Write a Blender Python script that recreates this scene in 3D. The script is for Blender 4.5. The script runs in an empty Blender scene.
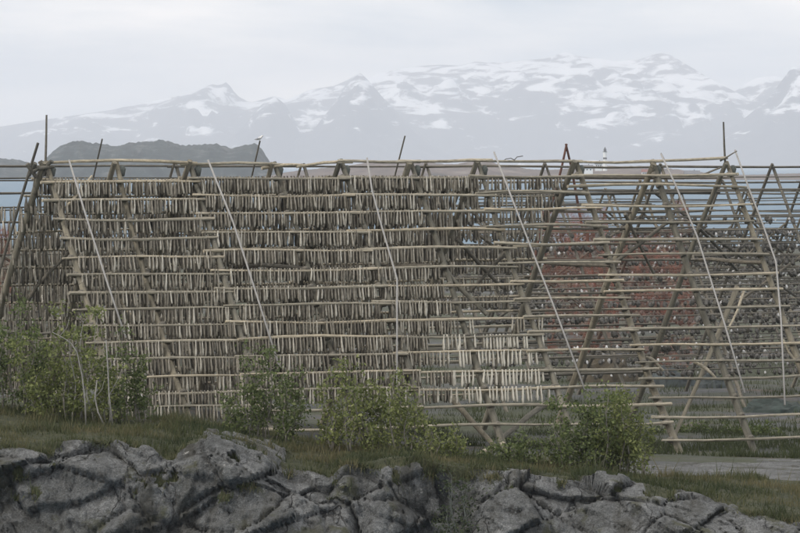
import bpy, math, random
import numpy as np
from mathutils import Vector, Matrix, noise

random.seed(7)
rng = np.random.default_rng(7)
S = bpy.context.scene
C = S.collection
R = math.radians

# ------------------------------------------------------------------ camera
F = 4480.0            # focal length in photograph pixels (800 wide)
HORIZON = 165.0
CAMZ = 12.0           # metres above the sea
cam_d = bpy.data.cameras.new('camera')
cam = bpy.data.objects.new('camera', cam_d)
C.objects.link(cam)
cam.location = (0, 0, CAMZ)
cam.rotation_euler = (R(90), 0, 0)
cam_d.sensor_width = 36
cam_d.lens = F * 36 / 800
cam_d.shift_y = -(266.5 - HORIZON) / 800
cam_d.clip_start = 1
cam_d.clip_end = 120000
S.camera = cam

# ------------------------------------------------------------------ sky, sun, exposure
SUN_EL, SUN_AZ = R(40), R(-125)     # azimuth from +Y towards +X; to the left, a little behind the camera
W = bpy.data.worlds.new('World')
S.world = W
W.use_nodes = True
wn, wl = W.node_tree.nodes, W.node_tree.links
wn.clear()
wo = wn.new('ShaderNodeOutputWorld')
bg = wn.new('ShaderNodeBackground')
sky = wn.new('ShaderNodeTexSky')
sky.sky_type = 'NISHITA'
sky.sun_disc = False
sky.sun_elevation = SUN_EL
sky.sun_rotation = SUN_AZ
sky.air_density = 1.0
sky.dust_density = 2.0
tc = wn.new('ShaderNodeTexCoord')
mp = wn.new('ShaderNodeMapping')
mp.inputs['Scale'].default_value = (1, 1, 5.5)
nz = wn.new('ShaderNodeTexNoise')
nz.inputs['Scale'].default_value = 6.0
nz.inputs['Detail'].default_value = 7
nz.inputs['Roughness'].default_value = 0.55
nz.inputs['Distortion'].default_value = 0.4
cr = wn.new('ShaderNodeValToRGB')
cr.color_ramp.elements[0].position = 0.36
cr.color_ramp.elements[0].color = (0.46, 0.53, 0.60, 1)
cr.color_ramp.elements[1].position = 0.66
cr.color_ramp.elements[1].color = (1.31, 1.18, 1.06, 1)
mul = wn.new('ShaderNodeMix')
mul.data_type = 'RGBA'
mul.blend_type = 'MULTIPLY'
mul.inputs[0].default_value = 1.0
mul.inputs[7].default_value = (0.1, 0.1, 0.1, 1)
mix = wn.new('ShaderNodeMix')
mix.data_type = 'RGBA'
mix.inputs[0].default_value = 0.86      # overcast: the cloud deck covers nearly all of the blue
wl.new(tc.outputs['Generated'], mp.inputs['Vector'])
wl.new(mp.outputs['Vector'], nz.inputs['Vector'])
wl.new(nz.outputs['Fac'], cr.inputs['Fac'])
wl.new(sky.outputs['Color'], mul.inputs[6])
wl.new(mul.outputs[2], mix.inputs[6])
wl.new(cr.outputs['Color'], mix.inputs[7])
wl.new(mix.outputs[2], bg.inputs['Color'])
bg.inputs['Strength'].default_value = 1.0
wl.new(bg.outputs[0], wo.inputs[0])

sun_d = bpy.data.lights.new('sun', 'SUN')
sun_d.energy = 1.15
sun_d.angle = R(18)
sun_d.color = (1.0, 0.925, 0.83)
sun = bpy.data.objects.new('sun', sun_d)
C.objects.link(sun)
to_sun = Vector((math.sin(SUN_AZ) * math.cos(SUN_EL), math.cos(SUN_AZ) * math.cos(SUN_EL), math.sin(SUN_EL)))
sun.rotation_euler = to_sun.to_track_quat('Z', 'Y').to_euler()
sun.location = (0, -50, 80)

vs = S.view_settings
vs.view_transform = 'Standard'
vs.look = 'None'
vs.exposure = 0.58
vs.gamma = 1.0
vs.use_curve_mapping = False
S.cycles.max_bounces = 6
S.cycles.volume_bounces = 3
S.cycles.transparent_max_bounces = 24
S.cycles.use_denoising = True

# ------------------------------------------------------------------ helpers
def P(x, y, d):
    """the point seen at photograph pixel (x, y) at depth d"""
    return Vector((d * (x - 400) / F, d, CAMZ - d * (y - HORIZON) / F))

def px_of(p):
    return 400 + F * p[0] / p[1], HORIZON + F * (CAMZ - p[2]) / p[1]

def mesh_from(name, verts, faces, mat=None, smooth=False):
    me = bpy.data.meshes.new(name)
    verts = np.asarray(verts, dtype=np.float32).reshape(-1, 3)
    if isinstance(faces, np.ndarray):
        k = faces.shape[1]
        n = faces.shape[0]
        me.vertices.add(len(verts))
        me.vertices.foreach_set('co', verts.ravel())
        me.loops.add(n * k)
        me.loops.foreach_set('vertex_index', faces.astype(np.int32).ravel())
        me.polygons.add(n)
        me.polygons.foreach_set('loop_start', np.arange(0, n * k, k, dtype=np.int32))
        me.polygons.foreach_set('loop_total', np.full(n, k, dtype=np.int32))
        me.update(calc_edges=True)
    else:
        me.from_pydata([tuple(v) for v in verts], [], faces)
        me.update()
    if smooth:
        me.polygons.foreach_set('use_smooth', np.ones(len(me.polygons), dtype=bool))
    if mat:
        me.materials.append(mat)
    return me

def obj(name, me, parent=None, loc=None):
    o = bpy.data.objects.new(name, me)
    C.objects.link(o)
    if parent is not None:
        o.parent = parent
    if loc is not None:
        o.location = loc
    return o

def tag(o, label=None, cat=None, group=None, kind=None):
    if label: o['label'] = label
    if cat: o['category'] = cat
    if group: o['group'] = group
    if kind: o['kind'] = kind
    return o

def empty(name, loc):
    o = bpy.data.objects.new(name, None)
    o.empty_display_size = 0.3
    C.objects.link(o)
    o.location = loc
    return o

def new_mat(name):
    m = bpy.data.materials.new(name)
    m.use_nodes = True
    nt = m.node_tree
    return m, nt.nodes, nt.links, nt.nodes['Principled BSDF']

def node(ns, t, **kw):
    n = ns.new(t)
    for k, v in kw.items():
        if hasattr(n, k):
            setattr(n, k, v)
        else:
            n.inputs[k].default_value = v
    return n

def ramp(ns, stops):
    n = ns.new('ShaderNodeValToRGB')
    e = n.color_ramp.elements
    while len(e) < len(stops):
        e.new(0.5)
    for i, (p, c) in enumerate(stops):
        e[i].position = p
        e[i].color = (*c, 1) if len(c) == 3 else c
    return n

def mixc(ns, ls, fac, a, b, blend='MIX'):
    n = ns.new('ShaderNodeMix')
    n.data_type = 'RGBA'
    n.blend_type = blend
    for sock, v in ((n.inputs[0], fac), (n.inputs[6], a), (n.inputs[7], b)):
        if hasattr(v, 'is_output'):
            ls.new(v, sock)
        elif isinstance(v, (tuple, list)):
            sock.default_value = (*v, 1)
        else:
            sock.default_value = v
    return n.outputs[2]

def wood_mat(name, dark, light, streak=14.0, rough=0.85):
    m, ns, ls, b = new_mat(name)
    co = ns.new('ShaderNodeTexCoord')
    mpn = node(ns, 'ShaderNodeMapping')
    mpn.inputs['Scale'].default_value = (0.8, 0.8, streak)
    oi = ns.new('ShaderNodeObjectInfo')
    add = node(ns, 'ShaderNodeVectorMath', operation='ADD')
    ls.new(co.outputs['Object'], mpn.inputs['Vector'])
    ls.new(mpn.outputs[0], add.inputs[0])
    sc = node(ns, 'ShaderNodeVectorMath', operation='SCALE')
    sc.inputs['Scale'].default_value = 40.0
    ls.new(oi.outputs['Random'], sc.inputs[0])
    ls.new(sc.outputs[0], add.inputs[1])
    n1 = node(ns, 'ShaderNodeTexNoise', Scale=1.3, Detail=5.0, Roughness=0.65)
    ls.new(add.outputs[0], n1.inputs['Vector'])
    rp = ramp(ns, [(0.32, dark), (0.68, light)])
    ls.new(n1.outputs['Fac'], rp.inputs[0])
    rr = ramp(ns, [(0.0, (0.62, 0.63, 0.62)), (0.5, (0.95, 0.95, 0.93)), (1.0, (1.22, 1.16, 1.06))])
    ls.new(oi.outputs['Random'], rr.inputs[0])
    col = mixc(ns, ls, 1.0, rp.outputs[0], rr.outputs[0], 'MULTIPLY')
    # knots and strips of dark bark
    mk = node(ns, 'ShaderNodeMapping')
    mk.inputs['Scale'].default_value = (0.5, 0.5, streak * 1.7)
    ls.new(add.outputs[0], mk.inputs[0])
    n2 = node(ns, 'ShaderNodeTexNoise', Scale=1.0, Detail=3.0, Roughness=0.7)
    ls.new(mk.outputs[0], n2.inputs['Vector'])
    rk = ramp(ns, [(0.60, (0, 0, 0)), (0.68, (0.75, 0.75, 0.75))])
    ls.new(n2.outputs['Fac'], rk.inputs[0])
    col = mixc(ns, ls, rk.outputs[0], col, tuple(c * .45 for c in dark))
    ls.new(col, b.inputs['Base Color'])
    b.inputs['Roughness'].default_value = rough
    return m

M = {}
M['pole'] = wood_mat('pole_wood', (0.21, 0.19, 0.15), (0.48, 0.435, 0.345))
M['rafter'] = wood_mat('rafter_wood', (0.10, 0.095, 0.076), (0.225, 0.21, 0.17), 10.0)
M['old'] = wood_mat('old_wood', (0.075, 0.070, 0.06), (0.20, 0.185, 0.155))
M['red_wood'] = wood_mat('red_wood', (0.10, 0.05, 0.04), (0.17, 0.085, 0.065))

def simple(name, col, rough=0.8, var=0.25, scale=4.0):
    m, ns, ls, b = new_mat(name)
    co = ns.new('ShaderNodeTexCoord')
    n1 = node(ns, 'ShaderNodeTexNoise', Scale=scale, Detail=4.0)
    ls.new(co.outputs['Object'], n1.inputs['Vector'])
    lo = tuple(c * (1 - var) for c in col)
    hi = tuple(c * (1 + var) for c in col)
    rp = ramp(ns, [(0.3, lo), (0.7, hi)])
    ls.new(n1.outputs['Fac'], rp.inputs[0])
    ls.new(rp.outputs[0], b.inputs['Base Color'])
    b.inputs['Roughness'].default_value = rough
    return m

M['rope'] = simple('rope', (0.32, 0.315, 0.305), 0.8, 0.15, 30)
M['lashing'] = simple('lashing', (0.10, 0.11, 0.10), 0.9, 0.4, 30)
M['cord'] = simple('cord', (0.13, 0.12, 0.10), 0.9, 0.4, 3)
M['metal'] = simple('galvanised', (0.13, 0.13, 0.13), 0.5, 0.2, 10)
M['white'] = simple('white_paint', (0.72, 0.72, 0.70), 0.6, 0.08, 2)
M['black'] = simple('black_paint', (0.05, 0.05, 0.055), 0.6, 0.2, 2)
M['rust_roof'] = simple('red_roof', (0.20, 0.075, 0.055), 0.8, 0.2, 1)
M['grey_roof'] = simple('grey_roof', (0.14, 0.14, 0.15), 0.8, 0.2, 1)
M['window'] = simple('dark_window', (0.03, 0.035, 0.04), 0.15, 0.1, 1)
M['yellow_wall'] = simple('ochre_wall', (0.42, 0.28, 0.12), 0.8, 0.1, 1)

def fish_mat(name, stops, mul=1.0):
    """colour from a per-vertex tint: it varies from fish to fish and from back to belly"""
    m, ns, ls, b = new_mat(name)
    at = node(ns, 'ShaderNodeAttribute', attribute_name='tint')
    oi = ns.new('ShaderNodeObjectInfo')
    co = ns.new('ShaderNodeTexCoord')
    n1 = node(ns, 'ShaderNodeTexNoise', Scale=11.0, Detail=3.0)
    ls.new(co.outputs['Object'], n1.inputs['Vector'])
    a1 = node(ns, 'ShaderNodeMath', operation='MULTIPLY_ADD')
    ls.new(n1.outputs['Fac'], a1.inputs[0])
    a1.inputs[1].default_value = 0.55
    ls.new(at.outputs['Fac'], a1.inputs[2])
    a2 = node(ns, 'ShaderNodeMath', operation='MULTIPLY_ADD')
    ls.new(oi.outputs['Random'], a2.inputs[0])
    a2.inputs[1].default_value = 0.25
    ls.new(a1.outputs[0], a2.inputs[2])
    a3 = node(ns, 'ShaderNodeMath', operation='MULTIPLY')
    a3.inputs[1].default_value = 0.72
    ls.new(a2.outputs[0], a3.inputs[0])
    rp = ramp(ns, stops)
    ls.new(a3.outputs[0], rp.inputs[0])
    ls.new(rp.outputs[0], b.inputs['Base Color'])
    b.inputs['Roughness'].default_value = 0.6
    return m
M['fish'] = fish_mat('dried_cod', [(0.24, (0.042, 0.037, 0.029)), (0.50, (0.118, 0.105, 0.081)), (0.72, (0.27, 0.245, 0.195)), (0.95, (0.58, 0.555, 0.48))])
M['head'] = fish_mat('dried_cod_heads', [(0.2, (0.045, 0.043, 0.038)), (0.52, (0.12, 0.115, 0.105)), (0.72, (0.6, 0.6, 0.6))])

# unit poles: z 0..1, radius 1 at the butt, tapered, slightly bent
def unit_pole(name, mat, taper, bend, sides=7, segs=4):
    vs_, fs = [], []
    ph = random.random() * 6.28
    for k in range(segs + 1):
        t = k / segs
        r = 1 - (1 - taper) * t
        r *= 1 + random.uniform(-0.07, 0.07)
        ox = bend * math.sin(t * math.pi) + random.uniform(-.12, .12) * bend
        oy = bend * 0.5 * math.sin(t * math.pi * 2 + ph)
        for j in range(sides):
            a = 2 * math.pi * j / sides
            vs_.append((r * math.cos(a) + ox, r * math.sin(a) + oy, t))
    for k in range(segs):
        for j in range(sides):
            a, b_ = k * sides + j, k * sides + (j + 1) % sides
            fs.append((a, b_, b_ + sides, a + sides))
    fs.append(tuple(reversed(range(sides))))
    fs.append(tuple(range(segs * sides, (segs + 1) * sides)))
    me = mesh_from(name, vs_, fs, mat)
    for p in me.polygons:
        p.use_smooth = len(p.vertices) == 4
    return me

POLES = {k: [unit_pole(k, M[k], random.uniform(.6, .85), random.uniform(.2, 1.5)) for _ in range(10)]
         for k in ('pole', 'rafter', 'old', 'red_wood')}
POLES['lash'] = [unit_pole('lashing', M['cord'], .95, .08, 8, 2) for _ in range(4)]
POLES['mast'] = [unit_pole('mast', M['old'], .7, .2)]

def put_pole(name, p0, p1, r, parent=None, kind='pole', origin=None):
    p0, p1 = Vector(p0), Vector(p1)
    if random.random() < 0.5 and kind == 'pole':
        p0, p1 = p1, p0
    d = p1 - p0
    o = bpy.data.objects.new(name, random.choice(POLES[kind]))
    C.objects.link(o)
    q = d.to_track_quat('Z', 'Y') @ Matrix.Rotation(random.random() * 6.28, 4, 'Z').to_quaternion()
    o.rotation_mode = 'QUATERNION'
    o.rotation_quaternion = q
    o.scale = (r, r, d.length)
    if parent is not None:
        o.parent = parent
        o.location = p0 - parent.location
    else:
        o.location = p0
    return o

def tube(name, pts, radii, mat, parent=None, sides=6):
    pts = [Vector(p) for p in pts]
    if not hasattr(radii, '__len__'):
        radii = [radii] * len(pts)
    vs_, fs = [], []
    base = pts[0].copy()
    for i, p in enumerate(pts):
        t = (pts[min(i + 1, len(pts) - 1)] - pts[max(i - 1, 0)]).normalized()
        ref = Vector((0.3, 1, 0.1)) if abs(t.y) < .9 else Vector((1, 0, 0))
        a = t.cross(ref).normalized()
        b_ = t.cross(a)
        for j in range(sides):
            an = 2 * math.pi * j / sides
            vs_.append(p - base + (a * math.cos(an) + b_ * math.sin(an)) * radii[i])
    n = len(pts)
    for k in range(n - 1):
        for j in range(sides):
            x, y = k * sides + j, k * sides + (j + 1) % sides
            fs.append((x, x + sides, y + sides, y))
    fs.append(tuple(range(sides)))
    fs.append(tuple(reversed(range((n - 1) * sides, n * sides))))
    me = mesh_from(name, vs_, fs, mat, True)
    o = obj(name, me, parent, base - parent.location if parent is not None else base)
    return o

def fbm(p, o=4, s=1.0):
    return noise.fractal(Vector(p) * s, 1.0, 2.0, o, noise_basis='PERLIN_ORIGINAL')

# ------------------------------------------------------------------ sea
m, ns, ls, b = new_mat('sea_water')
b.inputs['Base Color'].default_value = (0.045, 0.125, 0.20, 1)
b.inputs['Roughness'].default_value = 0.4
b.inputs['Specular IOR Level'].default_value = 0.3
b.inputs['IOR'].default_value = 1.33
co = ns.new('ShaderNodeTexCoord')
mpn = node(ns, 'ShaderNodeMapping')
mpn.inputs['Scale'].default_value = (0.25, 0.08, 1)
n1 = node(ns, 'ShaderNodeTexNoise', Scale=1.0, Detail=6.0, Roughness=0.6)
bp = node(ns, 'ShaderNodeBump', Strength=0.9, Distance=1.2)
ls.new(co.outputs['Object'], mpn.inputs[0])
ls.new(mpn.outputs[0], n1.inputs['Vector'])
ls.new(n1.outputs['Fac'], bp.inputs['Height'])
ls.new(bp.outputs[0], b.inputs['Normal'])
sea = obj('sea', mesh_from('sea', [(-9000, -600, 0), (9000, -600, 0), (9000, 29500, 0), (-9000, 29500, 0)], [(0, 1, 2, 3)], m))
tag(sea, kind='structure')

# ------------------------------------------------------------------ far mountains
SIL = np.array([(-500, 150), (-300, 142), (-120, 133), (0, 125), (45, 118), (100, 110), (125, 105), (150, 100), (175, 95), (192, 92), (212, 82), (219, 84), (227, 80),
                (237, 94), (250, 101), (262, 98), (275, 94), (287, 98), (310, 88), (335, 84), (348, 78), (360, 71), (368, 76),
                (380, 72), (400, 67), (425, 64), (440, 63), (460, 64), (475, 60), (500, 61), (520, 59), (545, 57), (565, 50.5), (580, 55),
                (600, 57), (615, 60), (640, 57.5), (655, 52.5), (662, 51), (672, 54), (690, 65), (710, 77), (733, 91), (745, 82),
                (757, 76), (775, 74), (783, 78), (830, 90), (900, 70), (1000, 60), (1100, 85), (1300, 100)], float)
NEAR1 = np.array([(150, 165), (230, 140), (262, 102), (275, 94.5), (285, 102), (300, 128), (315, 126), (335, 100), (350, 80), (360, 70.5), (369, 79), (385, 98), (405, 118), (430, 140), (480, 165)], float)
NEAR2 = np.array([(650, 165), (700, 142), (740, 120), (770, 95), (782, 78), (793, 64), (801, 67), (812, 75), (850, 60), (900, 80), (1000, 70), (1150, 120), (1300, 150)], float)

m, ns, ls, b = new_mat('mountain')
geo = ns.new('ShaderNodeNewGeometry')
mpn = node(ns, 'ShaderNodeMapping')
mpn.inputs['Rotation'].default_value = (0, R(24), 0)
mpn.inputs['Scale'].default_value = (0.0042, 0.0016, 0.0145)
ls.new(geo.outputs['Position'], mpn.inputs[0])
n1 = node(ns, 'ShaderNodeTexNoise', Scale=1.0, Detail=9.0, Roughness=0.64, Distortion=0.6)
ls.new(mpn.outputs[0], n1.inputs['Vector'])
sp = ns.new('ShaderNodeSeparateXYZ')
ls.new(geo.outputs['Position'], sp.inputs[0])
mr = node(ns, 'ShaderNodeMapRange')
mr.inputs['From Min'].default_value = 40
mr.inputs['From Max'].default_value = 420
mr.inputs['To Min'].default_value = -0.13
mr.inputs['To Max'].default_value = 0.045
ls.new(sp.outputs['Z'], mr.inputs['Value'])
ad = node(ns, 'ShaderNodeMath', operation='ADD')
ls.new(n1.outputs['Fac'], ad.inputs[0])
ls.new(mr.outputs[0], ad.inputs[1])
sn = ns.new('ShaderNodeSeparateXYZ')
ls.new(geo.outputs['Normal'], sn.inputs[0])
sl = node(ns, 'ShaderNodeMath', operation='MULTIPLY_ADD')
ls.new(sn.outputs['Z'], sl.inputs[0])
sl.inputs[1].default_value = 0.16
ls.new(ad.outputs[0], sl.inputs[2])
rp = ramp(ns, [(0.655, (0.05, 0.055, 0.065)), (0.72, (0.75, 0.77, 0.80))])
ls.new(sl.outputs[0], rp.inputs[0])
ls.new(rp.outputs[0], b.inputs['Base Color'])
b.inputs['Roughness'].default_value = 0.9
M['mountain'] = m

def mountain(name, sil, dc, front, back, nx, x0, x1, seed, amp):
    xs = np.linspace(x0, x1, nx)
    ds = np.concatenate([np.linspace(dc - front, dc, 34), np.linspace(dc + back / 8, dc + back, 7)])
    top = np.interp(xs, sil[:, 0], sil[:, 1])
    V = np.zeros((len(ds), nx, 3))
    for i, d in enumerate(ds):
        g = (1 - (dc - d) / front) if d <= dc else 1 - (d - dc) / back
        for j, x in enumerate(xs):
            X = (x - 400) / F * dc
            h = (HORIZON - top[j]) * dc / F + 14
            n = noise.ridged_multi_fractal(Vector((X / 700 + seed, d / 1500, seed)), 0.9, 2.1, 6, 1.0, 2.0)
            sm = fbm((X / 320 + seed, d / 700, 3.3), 4)
            q = max(0.0, 1 - abs(1 - g) * 0.0)
            env = g ** 0.85
            z = h * env + amp * h * (n - 1.1) * (1 - g) * g * 2.6 + sm * h * 0.13 * g * (1 - g) * 2
            z = min(z, h * (0.12 + 0.88 * g ** 0.4)) if g < 0.995 else h
            V[i, j] = (X, d, z - 14 + 2 if g > 0.02 else -0.8)
    nr = len(ds)
    idx = np.arange(nr * nx).reshape(nr, nx)
    f = np.stack([idx[:-1, :-1], idx[:-1, 1:], idx[1:, 1:], idx[1:, :-1]], -1).reshape(-1, 4)
    o = obj(name, mesh_from(name, V.reshape(-1, 3), f, M['mountain'], True))
    tag(o, kind='structure')
    return o
mountain('mountain_range', SIL, 26000, 3800, 2500, 420, -500, 1300, 1.7, 0.6)
mountain('mountain_ridge', NEAR1, 22400, 1700, 1500, 120, 150, 480, 5.2, 0.5)
mountain('mountain_spur', NEAR2, 21500, 1500, 1500, 170, 650, 1300, 8.9, 0.5)

# ------------------------------------------------------------------ islands and low shores across the sound
m, ns, ls, b = new_mat('wooded_shore')
geo = ns.new('ShaderNodeNewGeometry')
n1 = node(ns, 'ShaderNodeTexNoise', Scale=0.09, Detail=6.0, Roughness=0.65)
ls.new(geo.outputs['Position'], n1.inputs['Vector'])
rp = ramp(ns, [(0.35, (0.008, 0.016, 0.018)), (0.55, (0.022, 0.036, 0.036)), (0.70, (0.10, 0.105, 0.105))])
ls.new(n1.outputs['Fac'], rp.inputs[0])
ls.new(rp.outputs[0], b.inputs['Base Color'])
b.inputs['Roughness'].default_value = 0.9
M['wooded'] = m
m, ns, ls, b = new_mat('bare_shore')
geo = ns.new('ShaderNodeNewGeometry')
n1 = node(ns, 'ShaderNodeTexNoise', Scale=0.05, Detail=6.0, Roughness=0.65)
ls.new(geo.outputs['Position'], n1.inputs['Vector'])
rp = ramp(ns, [(0.35, (0.06, 0.05, 0.045)), (0.55, (0.12, 0.09, 0.075)), (0.75, (0.20, 0.17, 0.15))])
ls.new(n1.outputs['Fac'], rp.inputs[0])
ls.new(rp.outputs[0], b.inputs['Base Color'])
b.inputs['Roughness'].default_value = 0.9
M['bare'] = m

def island(name, prof, dc, depth, mat, rough, seed, nx=220):
    prof = np.array(prof, float)
    xs = np.linspace(prof[0, 0], prof[-1, 0], nx)
    top = np.interp(xs, prof[:, 0], prof[:, 1])
    base_y = HORIZON + CAMZ * F / dc
    nr = 26
    V = np.zeros((nr, nx, 3))
    for i in range(nr):
        t = i / (nr - 1)
        d = dc - depth / 2 + depth * t
        g = math.sin(t * math.pi) ** 0.6
        for j, x in enumerate(xs):
            X = (x - 400) / F * dc
            h = max(0.0, (base_y - top[j])) * dc / F
            tr = (noise.noise(Vector((X / 7, d / 9, seed))) * 0.6 + noise.noise(Vector((X / 3, d / 4, seed + 4))) * 0.4) * rough
            lump = 1 + 0.25 * fbm((X / 60 + seed, d / 90, 0), 3) * (1 - abs(2 * t - 1))
            e = min(1.0, h / 6)
            V[i, j] = (X, d, h * g * (lump if t < .45 or t > .55 else 1) + tr * e * g - 0.4)
    idx = np.arange(nr * nx).reshape(nr, nx)
    f = np.stack([idx[:-1, :-1], idx[:-1, 1:], idx[1:, 1:], idx[1:, :-1]], -1).reshape(-1, 4)
    o = obj(name, mesh_from(name, V.reshape(-1, 3), f, mat, True))
    tag(o, kind='structure')
    return o
island('wooded_island', [(36, 180), (44, 168), (50, 155), (58, 147), (70, 142), (84, 140.5), (92, 143), (104, 144), (118, 146), (128, 143), (142, 142), (158, 141.5), (170, 144), (180, 147),
                         (196, 145), (210, 143.5), (222, 145), (232, 148), (244, 146), (256, 147), (262, 152), (268, 160), (276, 172), (284, 180)], 4200, 260, M['wooded'], 2.6, 1.0, 330)
island('wooded_shore', [(-260, 170), (-140, 160), (-60, 163), (-20, 159), (5, 159), (20, 160), (28, 163), (45, 168), (60, 178)], 4500, 300, M['wooded'], 2.2, 7.0)
island('low_shore', [(255, 179), (285, 172), (330, 167), (372, 164), (405, 163), (420, 160), (438, 163), (455, 164), (470, 161), (486, 160), (500, 165), (530, 169), (560, 170), (585, 168), (612, 166.5),
                     (640, 166), (668, 168), (690, 171), (715, 174), (760, 174.5), (820, 173), (900, 174), (1000, 178)], 3700, 240, M['bare'], 1.2, 3.0, 300)

# ------------------------------------------------------------------ land
def zbase_px(px):
    return np.interp(px, [-200, 0, 150, 300, 450, 600, 800, 1000], [4.9, 4.7, 4.55, 3.85, 3.35, 3.15, 3.0, 2.9])
def ground_z(X, d):
    px = 400 + X * F / max(d, 1)
    far = np.interp(d, [150, 260, 520, 640, 700], [0, .3, 1.2, 2.6, 4.2])
    a = float(np.interp(d, [140, 175], [1, 0]))
    z = (float(zbase_px(px)) * a + 3.0 * (1 - a)) - far
    return z + 0.10 * fbm((X / 6, d / 6, 2.2), 3)

m, ns, ls, b = new_mat('gravel_ground')
geo = ns.new('ShaderNodeNewGeometry')
n1 = node(ns, 'ShaderNodeTexNoise', Scale=0.16, Detail=5.0, Roughness=0.6)
n2 = node(ns, 'ShaderNodeTexNoise', Scale=3.5, Detail=6.0, Roughness=0.7)
n3 = node(ns, 'ShaderNodeTexNoise', Scale=0.45, Detail=4.0, Roughness=0.6)
for n_ in (n1, n2, n3):
    ls.new(geo.outputs['Position'], n_.inputs['Vector'])
gr = ramp(ns, [(0.3, (0.035, 0.038, 0.04)), (0.7, (0.095, 0.099, 0.102))])
ls.new(n2.outputs['Fac'], gr.inputs[0])
rd = ramp(ns, [(0.52, (0, 0, 0)), (0.66, (1, 1, 1))])
ls.new(n3.outputs['Fac'], rd.inputs[0])
c1 = mixc(ns, ls, rd.outputs[0], gr.outputs[0], (0.095, 0.075, 0.058))
gf = ramp(ns, [(0.40, (0, 0, 0)), (0.54, (1, 1, 1))])
ls.new(n1.outputs['Fac'], gf.inputs[0])
gc = ramp(ns, [(0.3, (0.025, 0.034, 0.015)), (0.7, (0.06, 0.065, 0.034))])
ls.new(n2.outputs['Fac'], gc.inputs[0])
c2 = mixc(ns, ls, gf.outputs[0], c1, gc.outputs[0])
ls.new(c2, b.inputs['Base Color'])
b.inputs['Roughness'].default_value = 0.95
bp = node(ns, 'ShaderNodeBump', Strength=0.5, Distance=0.12)
ls.new(n2.outputs['Fac'], bp.inputs['Height'])
ls.new(bp.outputs[0], b.inputs['Normal'])
M['ground'] = m

ds = np.concatenate([np.arange(128, 175, 0.8), np.linspace(176, 700, 60)])
us = np.linspace(-0.16, 0.16, 150)
V = np.array([[(u_ * d, d, ground_z(u_ * d, d)) for u_ in us] for d in ds])
idx = np.arange(len(ds) * len(us)).reshape(len(ds), len(us))
f = np.stack([idx[:-1, :-1], idx[:-1, 1:], idx[1:, 1:], idx[1:, :-1]], -1).reshape(-1, 4)
tag(obj('ground', mesh_from('ground', V.reshape(-1, 3), f, M['ground'], True)), kind='structure')

# foreground knoll: a section (cliff, grassy brow, back slope) swept along X, displaced by rock noise
EDGE = np.array([(-120, 436), (-40, 438), (0, 441), (40, 443), (80, 440), (110, 441), (150, 447), (180, 452), (205, 441), (235, 446), (262, 458), (285, 472), (310, 473), (330, 478), (345, 464), (372, 462),
                 (390, 458), (410, 457), (440, 464), (470, 468), (500, 470), (540, 474), (560, 478), (600, 479), (640, 484), (680, 494), (720, 503), (760, 509), (800, 515), (900, 522)], float)
CREST = np.array([(-120, 402), (0, 409), (50, 414), (100, 420), (150, 419), (200, 426), (250, 434), (300, 443), (350, 449), (400, 451), (450, 455),
                  (500, 460), (550, 465), (600, 470), (650, 476), (720, 478), (800, 480), (900, 482)], float)
def zof(y, d): return CAMZ - d * (y - HORIZON) / F
def section(px):
    ye = float(np.interp(px, EDGE[:, 0], EDGE[:, 1]))
    yc = float(np.interp(px, CREST[:, 0], CREST[:, 1]))
    rec = 1.6 * math.exp(-((px - 436) / 42) ** 2) + 0.8 * math.exp(-((px - 362) / 10) ** 2) - 0.9 * math.exp(-((px - 265) / 60) ** 2) - 0.5 * math.exp(-((px - 100) / 60) ** 2)
    right = float(np.interp(px, [560, 680], [0, 1]))
    pts = [(112.0, -0.9), (113.6 + rec * .8, 0.6), (114.7 + rec - 2.2 * right, zof(545, 114)), (115.6 + rec * .6 - 1.5 * right, zof(ye + 26 + 6 * right, 115.2)),
           (116.5, zof(ye, 116.5)), (119.2, zof(ye + (yc - ye) * .62, 119.2)), (122, zof(yc, 122))]
    zb = float(zbase_px(px))
    zc = pts[-1][1]
    pr = [(126, 3.27), (130.5, 3.17), (137, 3.02), (139, 2.2)]
    pl = [(125.5, max(zb + .1, zc - .35)), (129, zb + 0.10), (131, zb - .05), (135, zb - .9)]
    pts += [(a[0] * right + b_[0] * (1 - right), a[1] * right + b_[1] * (1 - right)) for a, b_ in zip(pr, pl)]
    return pts
def knoll_z(X, d):
    pts = section(400 + X * F / 118)
    return float(np.interp(d, [p[0] for p in pts], [p[1] for p in pts]))

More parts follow.
